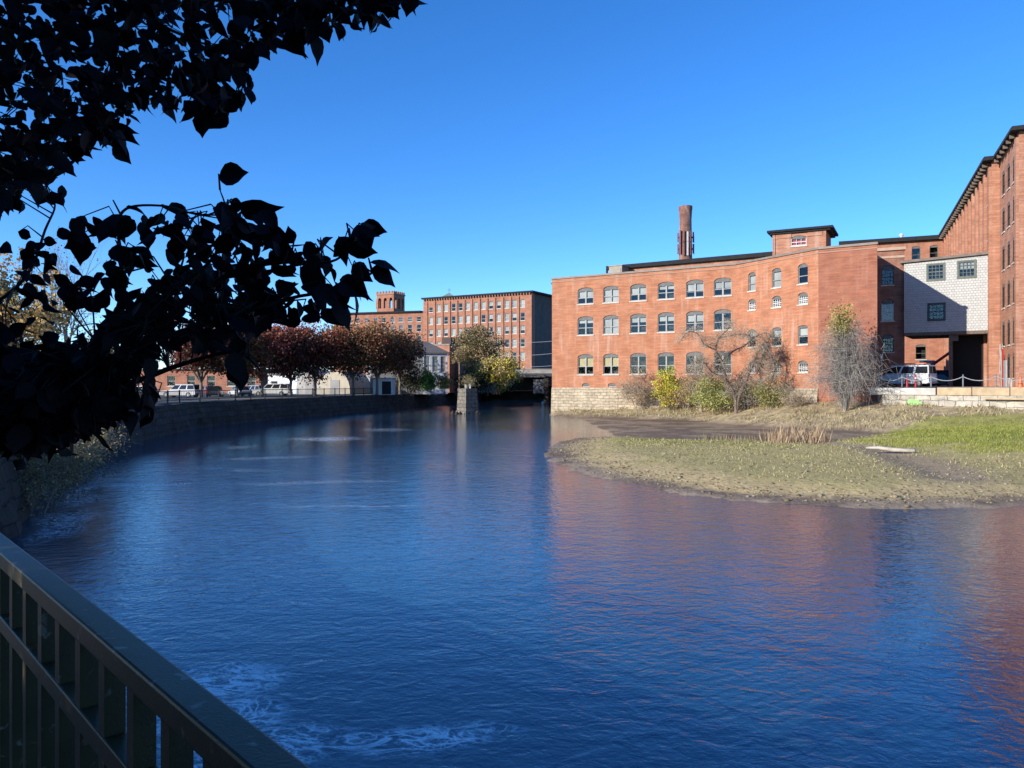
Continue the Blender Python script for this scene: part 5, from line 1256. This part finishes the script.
a = at(103, 384, 75); crown_tree('olive_tree', (a.x, 75, 2.3), 7.5, 7, .1, 50, 4500, .24, [(.12, .12, .04), (.17, .15, .05), (.24, .15, .06)], 'small olive tree on the left bank behind the dark leaves', 'tree', r0=.14, sig=.1)
for px, Y, H, pal, lb in ((128, 60, 2.6, [(.10, .09, .05), (.15, .12, .07), (.3, .12, .05)], 'grey-green bush with orange leaves at its foot above the quay wall'), (158, 66, 2.2, [(.16, .08, .06), (.2, .12, .08)], 'reddish twiggy bush on the quay wall beside the leftmost car'), (100, 54, 2.4, [(.11, .10, .05), (.2, .15, .07)], 'olive bush on the quay wall left of the grey-green bush'),
                          (22, 27.5, 3.5, [(.40, .30, .12), (.52, .42, .2), (.26, .2, .08)], 'pale yellow-leaved bush hanging over the foam at the water edge'), (52, 33.0, 3.2, [(.38, .28, .12), (.48, .38, .18), (.24, .2, .08)], 'yellow-leaved bush on the bank just beyond the foam'), (-2, 23.5, 3.6, [(.24, .19, .08), (.34, .26, .12)], 'brown bush on the near bank left of the foam')):
    a = at(px, 384, Y); z0 = 2.3 if Y > 50 else 1.25
    crown_tree('bank_bush', (a.x + (1.0 if Y < 50 else -2.0), Y, z0 - (1.3 if Y < 50 else .3)), H + .3, H * (1.2 if Y < 50 else 1.5), 0, 34, 4200 if Y < 50 else 1800, .10 if Y < 50 else .2, pal, lb, 'bush', bark=TWIGG, stems=5, r0=.04, sig=.11, twigs=5, tw=.010)
# ------------------------------------------------------------------ shrubs and bare trees before the mill
def sz(px, Y): 
    a = at(px, 384, Y); return Vector((a.x, Y, float(shore([a.x], [Y])[0][0])))
crown_tree('brown_shrub', sz(638, 90.5), 5.0, 5.0, 0, 46, 2400, .14, [(.52, .31, .17), (.42, .27, .16), (.34, .26, .17)], 'rusty brown leafless shrub against the stone base below the third window column', 'shrub', bark=TWIGT, stems=6, r0=.05, sig=.12, twigs=9, tw=.017)
crown_tree('yellow_shrub', sz(670, 88.2), 5.2, 3.7, 0, 46, 4200, .19, [(.55, .53, .06), (.62, .56, .07), (.4, .42, .06), (.5, .34, .09)], 'bright yellow-green shrub below the fourth window column', 'shrub', stems=5, r0=.05, sig=.1, twigs=2)
crown_tree('orange_shrub', sz(686, 86.9), 4.2, 3.8, 0, 36, 2400, .16, [(.56, .36, .12), (.46, .36, .14), (.36, .26, .12)], 'orange-tan shrub between the yellow shrub and the gnarled tree', 'shrub', bark=TWIGT, stems=5, r0=.04, sig=.12, twigs=6)
def gnarled():
    b0 = sz(736, 80.5); root = empty('gnarled_tree', b0, 'wide gnarled bare tree with tan twigs in front of the mill', 'tree'); rng = np.random.default_rng(8)
    limbs = [([(736, 404, 80.5), (733, 392, 80.5), (726, 378, 80.3), (722, 362, 80), (716, 350, 79.6), (719, 338, 79.4), (727, 330, 79.2), (730, 322, 79)], .17),
             ([(737, 403, 80.5), (742, 390, 80.6), (748, 376, 80.3), (754, 362, 80), (758, 351, 79.6), (767, 350, 79.2), (772, 360, 79), (768, 374, 79), (776, 385, 79), (790, 388, 79)], .15),
             ([(722, 362, 80), (732, 352, 81), (744, 346, 81.6), (754, 338, 81.8), (766, 333, 81.4), (781, 342, 81), (790, 356, 80.6)], .10),
             ([(716, 350, 79.6), (704, 344, 79.2), (698, 334, 79), (688, 332, 79), (680, 342, 79.4)], .09),
             ([(754, 362, 80), (764, 364, 81), (776, 360, 81.4), (786, 366, 81.2), (796, 378, 81)], .08),
             ([(719, 338, 79.4), (728, 336, 78.6), (742, 334, 78), (752, 337, 78), (762, 345, 78.2)], .08),
             ([(726, 378, 80.3), (712, 372, 79.6), (704, 362, 79), (694, 362, 79), (688, 372, 79.2)], .08), ([(748, 376, 80.3), (760, 382, 79.5), (770, 378, 79), (782, 372, 78.6)], .07)]
    mb = MB(); tw = MB(); tips = []
    for L_, r in limbs:
        p = [at(*q) for q in L_]; out = []
        for i in range(len(p) - 1):
            a, b, c, d = p[max(i - 1, 0)], p[i], p[i + 1], p[min(i + 2, len(p) - 1)]
            for k in range(4): t = k / 4; out.append(.5 * ((2 * b) + (-a + c) * t + (2 * a - 5 * b + 4 * c - d) * t * t + (-a + 3 * b - 3 * c + d) * t ** 3))
        out.append(p[-1])
        if r > .12: out[0] = Vector((b0.x, b0.y, b0.z - .2))
        n = len(out); mb.tube(out, [r * (1 - .75 * i / n) for i in range(n)], 7, caps=False)
        for i in range(3, n):
            for k in range(4):
                q = out[i].copy(); d = Vector(rng.normal(size=3)); d.z = d.z * .8 + .25; d.normalize(); pts = [q]; ln = rng.uniform(.5, 1.9)
                for j in range(4): d = (d + Vector(rng.normal(size=3)) * .35).normalized(); pts.append(pts[-1] + d * ln / 4)
                tw.tube(pts, [.024, .018, .013, .01, .006], 3, caps=False); tips += pts[1:]
                for m_ in range(3):
                    z = pts[1 + m_]; tw.tube([z, z + Vector(rng.normal(size=3)) * .3, z + Vector(rng.normal(size=3)) * .5 + Vector((0, 0, -.1))], [.014, .01, .006], 3, caps=False)
    mb.build('trunk', M('brown_gnarled_bark', (.20, .14, .115), (.14, .095, .08), 3), root, smooth=True); tw.build('twigs', TWIGT, root)
    T = np.array([tuple(t) for t in tips]); n = 2600; pos = T[rng.integers(0, len(T), n)] + rng.normal(size=(n, 3)) * .3; pos = pos[pos[:, 2] > b0.z + .2]
    V, F, C = leaf_cards(pos, .11, pick_cols(len(pos), [(.40, .33, .23), (.34, .28, .19), (.38, .35, .14), (.34, .25, .16)], rng), rng); np_mesh('crown', V, F, LEAF, root, C)
gnarled()
crown_tree('tan_shrub', sz(701, 85.4), 6.8, 3.8, .02, 46, 1900, .13, [(.40, .31, .24), (.34, .27, .2), (.3, .22, .19)], 'tall tan twiggy shrub leaning on the mill left of the gnarled tree', 'shrub', bark=TWIGT, stems=7, r0=.06, sig=.11, twigs=12, tw=.016)
crown_tree('green_shrub', sz(714, 82.6), 4.3, 5.6, 0, 50, 4600, .16, [(.32, .38, .10), (.42, .45, .13), (.24, .30, .08), (.48, .42, .14)], 'olive green shrub at the foot of the gnarled tree', 'shrub', stems=6, r0=.05, sig=.1, twigs=3)
crown_tree('dark_shrub', sz(744, 81.5), 4.2, 3.6, 0, 36, 1500, .14, [(.26, .21, .15), (.34, .28, .2), (.3, .3, .12)], 'dark tangled shrub right of the green shrub', 'shrub', bark=TWIGG, stems=6, r0=.05, sig=.12, twigs=9)
crown_tree('low_shrub', sz(770, 79), 3.0, 4.4, 0, 36, 2400, .15, [(.38, .36, .10), (.48, .42, .14), (.28, .28, .09)], 'low yellow-green shrub at the right foot of the gnarled tree', 'shrub', stems=5, r0=.04, sig=.11, twigs=4)
crown_tree('dead_weeds', sz(795, 76), 1.5, 3.6, 0, 30, 900, .12, [(.4, .3, .18), (.34, .26, .15)], 'low tan dead weeds at the mill foot left of the weeping tree', 'weeds', bark=TWIGT, stems=6, r0=.02, sig=.13, twigs=8, tw=.012)
wt = weeping('weeping_tree', sz(845, 70.8), 8.8, 9.6, 240, 'grey weeping bare tree with a yellow-green vine top at the mill corner')
def vine():
    c = at(841, 322, 70.3); n = 1100; rng = np.random.default_rng(4)
    pos = rng.normal(size=(n, 3)) * np.array([.55, .5, .85]) + np.array(c); pos[:, 0] += (pos[:, 2] - c.z) * .1
    V, F, C = leaf_cards(pos, .2, pick_cols(n, [(.36, .33, .08), (.30, .29, .07), (.40, .34, .12)], rng), rng); np_mesh('vine', V, F, LEAF, wt, C)
vine()
# ------------------------------------------------------------------ near railing
def railing():
    zt = 3.47; base = Vector((*rp(0, .484), 2.4)); root = empty('steel_railing', base, 'dark olive steel railing of the walkway in the near left corner', 'railing')
    pm, nt, b, N, L = nodes('dark_rail_paint'); setin(b, Roughness=.42); b.inputs['Specular IOR Level'].default_value = .35; P = N.new('ShaderNodeTexCoord').outputs['Object']
    L.new(mixc(nt, (.034, .029, .011), (.052, .045, .019), ramp(nt, noise(nt, P, 7, 6), .35, .7)), b.inputs['Base Color'])
    cc = b.inputs['Base Color'].links[0].from_socket; L.new(mixc(nt, cc, (.16, .15, .12), ramp(nt, noise(nt, P, 22, 8, .6), .63, .70)), b.inputs['Base Color'])
    bp = N.new('ShaderNodeBump'); bp.inputs['Distance'].default_value = .0006; L.new(noise(nt, P, 160, 3), bp.inputs['Height']); L.new(bp.outputs[0], b.inputs['Normal'])
    t0, t1 = -2.4, 12.5
    m = MB(); m.obox((0, 0), rd, rn, t0, t1, .452, .517, zt - .052, zt); m.build('top_rail', pm, root, bevel=.006)
    m = MB(); m.obox((0, 0), rd, rn, t0, t1, .460, .509, zt - .265, zt - .215); m.build('mid_rail', pm, root, bevel=.004)
    m = MB(); m.obox((0, 0), rd, rn, t0, t1, .460, .509, 2.49, 2.54); m.build('bottom_rail', pm, root, bevel=.004)
    t = 1.575 - .195 * 20
    while t < t1:
        m = MB(); m.obox((0, 0), rd, rn, t, t + .042, .4635, .5055, 2.541, zt - .266); m.obox((0, 0), rd, rn, t, t + .042, .4635, .5055, zt - .214, zt - .053); m.build('picket', pm, root); t += .195
    for t in (-2.2, 3.427, 5.572, 7.717, 9.862, 12.007):
        m = MB(); m.obox((0, 0), rd, rn, t, t + .055, .4575, .5115, 2.404, zt - .053); m.build('post', pm, root)
railing()
# ------------------------------------------------------------------ the dark plum tree we stand under
def big_leaf_mesh(pos, dirs, size, rng, cols):
    # ovate leaf: 6 stations x 3 across, folded on the midrib and curling at the tip
    n = len(pos); st = np.array([0, .10, .27, .47, .66, .83, 1.0]); hw = np.array([.012, .19, .33, .35, .26, .11, .0])
    d = dirs / np.linalg.norm(dirs, axis=1)[:, None]
    r = rng.normal(size=(n, 3)); s = r - (r * d).sum(1)[:, None] * d; s /= np.linalg.norm(s, axis=1)[:, None]; u = np.cross(d, s)
    curl = rng.uniform(-.75, .4, n); fold = rng.uniform(.0, .75, n) ** 1.5; side = rng.uniform(-.35, .35, n)
    V = np.zeros((n, 7, 3, 3))
    for i, (a, h) in enumerate(zip(st, hw)):
        c = pos + d * (size * a)[:, None] + u * (size * curl * a * a)[:, None] + s * (size * side * a * a)[:, None]
        wv = 1 + rng.uniform(-.09, .09, n)
        for j, k in enumerate((-1, 0, 1)):
            V[:, i, j] = c + s * (size * h * k * wv)[:, None] + u * (size * h * abs(k) * fold)[:, None]
    idx = np.arange(21).reshape(7, 3); q = []
    for i in range(6):
        for j in range(2): q.append([idx[i, j], idx[i, j + 1], idx[i + 1, j + 1], idx[i + 1, j]])
    F = (np.array(q)[None] + (np.arange(n) * 21)[:, None, None]).reshape(-1, 4)
    return V.reshape(-1, 3), F, np.repeat(cols, 21, 0)
def in_poly(x, y, poly):
    ins = np.zeros(len(x), bool); n = len(poly)
    for i in range(n):
        a, b = poly[i], poly[(i + 1) % n]
        ins ^= ((a[1] > y) != (b[1] > y)) & (x < (b[0] - a[0]) * (y - a[1]) / ((b[1] - a[1]) + 1e-9) + a[0])
    return ins
def W3_(px, py, d): return np.stack([(px - 512) / FPX * d, d, EYE + (384 - py) / FPX * d], -1)
def plum_tree():
    rng = np.random.default_rng(21)
    base = Vector((-5.2, 1.6, 2.3)); root = empty('plum_tree', base, 'dark purple-leaved tree overhanging from the upper left corner', 'tree')
    tr = MB(); tr.tube([base + Vector((0, 0, -.2)), base + Vector((.05, .05, 1.2)), base + Vector((-.05, .1, 2.4)), base + Vector((.1, 0, 4.2)), base + Vector((-.1, -.4, 6.5))], [.26, .19, .16, .12, .05], 12)
    nodes_ = []
    def limb(pts, r0, r1, n=6):
        pts = [Vector(p) for p in pts]; out = []
        for i in range(len(pts) - 1):
            p0 = pts[max(i - 1, 0)]; p1 = pts[i]; p2 = pts[i + 1]; p3 = pts[min(i + 2, len(pts) - 1)]
            for k in range(5):
                t = k / 5; out.append(.5 * ((2 * p1) + (-p0 + p2) * t + (2 * p0 - 5 * p1 + 4 * p2 - p3) * t * t + (-p0 + 3 * p1 - 3 * p2 + p3) * t ** 3))
        out.append(pts[-1]); m = len(out); tr.tube(out, [r0 + (r1 - r0) * i / (m - 1) for i in range(m)], n); nodes_.extend(out)
    P = lambda x, y, d: Vector(W3_(np.float64(x), np.float64(y), d))
    S1 = base + Vector((-.03, .1, 2.2)); S2 = base + Vector((.08, 0, 3.6))
    # lower boughs
    limb([S1, (-3.4, 2.1, 4.2), P(-120, 420, 2.3), P(40, 385, 2.15), P(140, 345, 2.05), P(235, 315, 1.95), P(300, 296, 1.9), P(345, 291, 1.86), P(385, 262, 1.82)], .012, .002)
    limb([P(40, 385, 2.15), P(110, 330, 2.1), P(175, 290, 2.0), P(215, 255, 1.95), P(226, 215, 1.93), P(220, 190, 1.93)], .008, .0015, 5)
    limb([P(140, 345, 2.05), P(190, 300, 1.98), P(240, 270, 1.95), P(290, 262, 1.92), P(330, 262, 1.9), P(352, 248, 1.88)], .010, .002, 5)
    limb([P(110, 330, 2.1), P(122, 290, 2.05), P(120, 250, 2.05), P(118, 222, 2.05), P(130, 207, 2.05), P(165, 206, 2.05), P(195, 214, 2.0), P(225, 215, 1.93)], .006, .002, 5)
    limb([P(40, 385, 2.15), P(120, 385, 2.2), P(180, 365, 2.2), P(235, 352, 2.15), P(262, 372, 2.1)], .012, .002, 5)
    limb([P(-60, 410, 2.25), P(20, 420, 2.3), P(80, 425, 2.3), P(110, 450, 2.3)], .012, .002, 5)
    limb([P(-60, 330, 2.8), P(0, 300, 2.7), P(30, 270, 2.65), P(45, 230, 2.65), P(55, 205, 2.65), P(45, 190, 2.7)], .008, .002, 5)
    # upper boughs
    limb([S2, (-3.6, 2.6, 6.0), P(-150, -60, 3.0), P(0, 20, 3.0), P(110, 60, 2.9), P(190, 88, 2.75), P(240, 108, 2.7)], .022, .003)
    limb([P(-150, -60, 3.0), P(60, -30, 2.9), P(190, -5, 2.8), P(300, 8, 2.7), P(360, 12, 2.65), P(400, 0, 2.6)], .02, .002, 5)
    limb([P(0, 20, 3.0), P(50, 90, 3.0), P(80, 125, 2.95), P(110, 145, 2.9)], .014, .002, 5)
    limb([P(-100, 60, 3.3), P(-20, 120, 3.2), P(20, 160, 3.1), P(20, 190, 3.1)], .014, .002, 5)
    limb([S2, (-4.6, 3.4, 6.2), P(-200, -200, 4.2), P(0, -60, 4.0), P(150, 20, 3.8), P(220, 50, 3.6)], .04, .003)
    for k in range(9):
        a = rng.uniform(0, 6.28); d = Vector((math.cos(a), math.sin(a), .5)); limb([base + Vector((0, 0, rng.uniform(1.6, 5))), base + d * 1.5 + Vector((0, 0, 3)), base + d * 3 + Vector((0, 0, 4.2))], .05, .01)
    NV = np.array([tuple(v) for v in nodes_])
    pos, dr, sz_ = [], [], []
    def add(px, py, d, s, dirs=None):
        w = W3_(np.asarray(px, float), np.asarray(py, float), np.asarray(d, float)); n = len(w)
        if dirs is None:
            dd = rng.normal(size=(n, 3)) * .6; dd[:, 2] -= .75
            out = w - np.array([-2.0, 2.2, 4.5]); dd += np.array([.25, 0, 0])
        else: dd = np.array(dirs, float)
        pos.append(w); dr.append(dd); sz_.append(np.asarray(s, float) * np.ones(n))
    # upper mass
    UP = [(-420, -320), (330, -320), (425, -60), (408, 6), (392, 4), (378, 22), (365, 14), (335, 30), (318, 26), (290, 36), (262, 46), (240, 60), (222, 92), (205, 88), (190, 104), (160, 104), (130, 120), (112, 140), (85, 135), (62, 165), (40, 175), (20, 195), (-60, 210), (-420, 240)]
    n = 12500; x = rng.uniform(-420, 425, n); y = rng.uniform(-320, 240, n); k = in_poly(x, y, UP) & ((x > -60) & (y > -70) | (rng.random(n) < .2)); x, y = x[k], y[k]
    add(x, y, 2.35 + rng.random(len(x)) ** 1.3 * 2.0, rng.uniform(.05, .085, len(x)))
    for (cx, cy, rx, ry, m, d) in ((240, 72, 20, 22, 9, 2.6), (225, 100, 26, 14, 11, 2.6), (195, 108, 20, 14, 12, 2.65), (110, 140, 16, 12, 8, 2.8), (95, 128, 26, 14, 14, 2.8), (70, 150, 24, 16, 14, 2.8), (300, 30, 30, 16, 14, 2.6), (345, 14, 28, 14, 14, 2.55), (385, 8, 18, 10, 7, 2.5), (10, 195, 16, 12, 9, 2.8), (52, 198, 14, 8, 5, 2.6), (225, 118, 5, 5, 2, 2.6), (160, 92, 30, 14, 12, 2.7)):
        add(rng.normal(cx, rx * .5, m), rng.normal(cy - 8, ry * .5, m), d + rng.uniform(-.12, .12, m), rng.uniform(.06, .09, m))
    # lower mass: dense core and looser rim clusters
    LOW = [(-300, 345), (0, 355), (40, 360), (80, 340), (120, 315), (145, 290), (180, 268), (215, 252), (245, 262), (268, 285), (284, 305), (270, 326), (250, 338), (236, 342), (222, 352), (205, 350), (190, 345), (160, 350), (140, 376), (118, 370), (98, 384), (108, 414), (85, 430), (62, 416), (48, 428), (20, 418), (-20, 440), (-300, 470)]
    n = 6400; x = rng.uniform(-300, 310, n); y = rng.uniform(235, 480, n); k = in_poly(x, y, LOW) & ((x > -30) | (rng.random(n) < .4)); x, y = x[k], y[k]
    k2 = rng.random(len(x)) < .82; x, y = x[k2], y[k2]
    add(x, y - 8, 1.85 + rng.random(len(x)) * .9, rng.uniform(.042, .07, len(x)))
    n = 1500; x = rng.uniform(-120, 120, n); y = rng.uniform(335, 450, n); k = (y > 345 + np.maximum(0, x - 60) * .2) & (y < 440 - np.maximum(0, x - 40) * .35); add(x[k], y[k], 2.0 + rng.random(int(k.sum())) * .8, rng.uniform(.05, .085, int(k.sum())))
    for (cx, cy, rx, ry, m, d) in [(q[0], q[1], q[2], q[3], int(q[4] * 1.45) + 1, q[5]) for q in ((95, 232, 26, 12, 7, 1.95), (165, 228, 30, 16, 13, 1.95), (230, 215, 18, 18, 8, 1.9), (190, 250, 34, 20, 18, 1.95), (240, 235, 30, 20, 14, 1.9), (280, 262, 26, 14, 12, 1.9), (325, 262, 22, 12, 9, 1.88), (300, 305, 24, 20, 12, 1.9), (330, 300, 18, 16, 7, 1.88), (350, 285, 14, 14, 5, 1.85), (355, 240, 22, 8, 6, 1.85), (70, 250, 26, 14, 8, 2.3), (45, 265, 26, 18, 9, 2.4), (75, 300, 24, 20, 10, 2.2), (30, 300, 30, 24, 10, 2.4), (15, 350, 30, 24, 22, 2.3), (140, 400, 12, 24, 5, 2.1), (150, 405, 5, 18, 3, 2.1), (55, 440, 22, 26, 14, 2.1), (20, 440, 24, 26, 16, 2.2), (100, 400, 24, 20, 14, 2.1), (234, 366, 8, 18, 4, 2.0), (130, 262, 26, 16, 9, 2.0), (110, 290, 22, 18, 10, 2.0))]:
        add(rng.normal(cx, rx * .5, m), rng.normal(cy - 8, ry * .5, m), d + rng.uniform(-.1, .12, m), rng.uniform(.042, .07, m))
    # single leaves that stand out on the rim
    single = [(219, 178, 1.93, .085, (1, 0, .1)), (126, 209, 2.05, .05, (.9, .1, .1)), (160, 206, 2.05, .05, (.8, 0, -.2)), (240, 205, 1.93, .09, (.9, .1, -.5)), (245, 222, 1.93, .075, (.35, 0, -1)), (370, 262, 1.82, .07, (1, 0, .05)), (372, 268, 1.82, .065, (.7, 0, -.3)), (345, 250, 1.85, .08, (1, 0, .25)), (352, 290, 1.85, .075, (.5, 0, -.6)), (336, 300, 1.86, .08, (.3, 0, -.9)), (300, 268, 1.88, .10, (.9, 0, -.5)), (222, 106, 2.65, .065, (.1, 0, -1)), (228, 95, 2.65, .07, (1, 0, -.55)), (320, 22, 2.6, .08, (.35, 0, -1)), (318, 8, 2.6, .08, (.2, 0, -1)), (392, 2, 2.55, .07, (.4, 0, -1)), (385, 3, 2.5, .06, (1, 0, -.6)), (150, 372, 2.1, .08, (-.1, 0, -1)), (146, 392, 2.05, .08, (.1, 0, -1)), (98, 225, 1.98, .11, (.9, 0, .1)), (85, 232, 1.98, .09, (-.4, 0, -.7)), (234, 352, 2.0, .085, (0, 0, -1)), (62, 185, 2.65, .06, (-.2, 0, -1)), (45, 186, 2.7, .06, (-.8, 0, -.5)), (18, 232, 2.6, .055, (1, 0, -.25))]
    s = np.array([q[:4] for q in single]); add(s[:, 0], s[:, 1], s[:, 2], s[:, 3], [q[4] for q in single])
    pos = np.concatenate(pos); dr = np.concatenate(dr); sz_ = np.concatenate(sz_)
    # stalks from nearest bough to a share of the leaves
    take = rng.random(len(pos)) < .35
    for p, s_ in zip(pos[take], sz_[take]):
        d2 = ((NV - p) ** 2).sum(1); q = NV[d2.argmin()]
        if d2.min() > .26 ** 2 or d2.min() < .01 ** 2: continue
        a, b = Vector(q), Vector(p); m = a.lerp(b, .5) + Vector((rng.normal() * .02, rng.normal() * .02, .03))
        tr.tube([a, m, b], [.0028, .002, .0014], 4, caps=False)
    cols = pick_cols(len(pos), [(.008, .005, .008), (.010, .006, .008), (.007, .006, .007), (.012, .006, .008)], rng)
    k = rng.random(len(pos)) < .012; cols[k] = np.array([.08, .03, .025])
    V, F, C = big_leaf_mesh(pos, dr, sz_, rng, cols)
    tr.build('trunk', M('dark_bark', (.022, .017, .015), (.014, .011, .01), 8, .95), root, smooth=True)
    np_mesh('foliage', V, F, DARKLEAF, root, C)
    # unseen leaf cards added behind and above the camera to shade this corner
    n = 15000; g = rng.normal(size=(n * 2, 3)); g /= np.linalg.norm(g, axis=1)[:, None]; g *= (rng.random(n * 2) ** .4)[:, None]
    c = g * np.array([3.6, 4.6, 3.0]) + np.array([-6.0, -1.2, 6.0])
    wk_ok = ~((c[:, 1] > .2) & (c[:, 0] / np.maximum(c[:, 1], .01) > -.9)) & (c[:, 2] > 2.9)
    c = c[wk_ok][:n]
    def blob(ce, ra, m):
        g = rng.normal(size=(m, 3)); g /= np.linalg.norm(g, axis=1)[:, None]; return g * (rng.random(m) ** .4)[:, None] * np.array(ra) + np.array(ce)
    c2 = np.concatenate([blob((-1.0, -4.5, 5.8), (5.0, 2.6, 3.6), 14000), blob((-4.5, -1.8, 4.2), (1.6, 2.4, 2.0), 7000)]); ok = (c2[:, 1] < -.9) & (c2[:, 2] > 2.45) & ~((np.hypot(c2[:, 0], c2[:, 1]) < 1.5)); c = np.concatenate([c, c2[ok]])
    V, F, C = leaf_cards(c, .22, pick_cols(len(c), [(.03, .015, .018), (.022, .014, .015)], rng), rng); np_mesh('crown', V, F, DARKLEAF, root, C)  # the added shading cards, out of view, built as part of the tree
plum_tree()
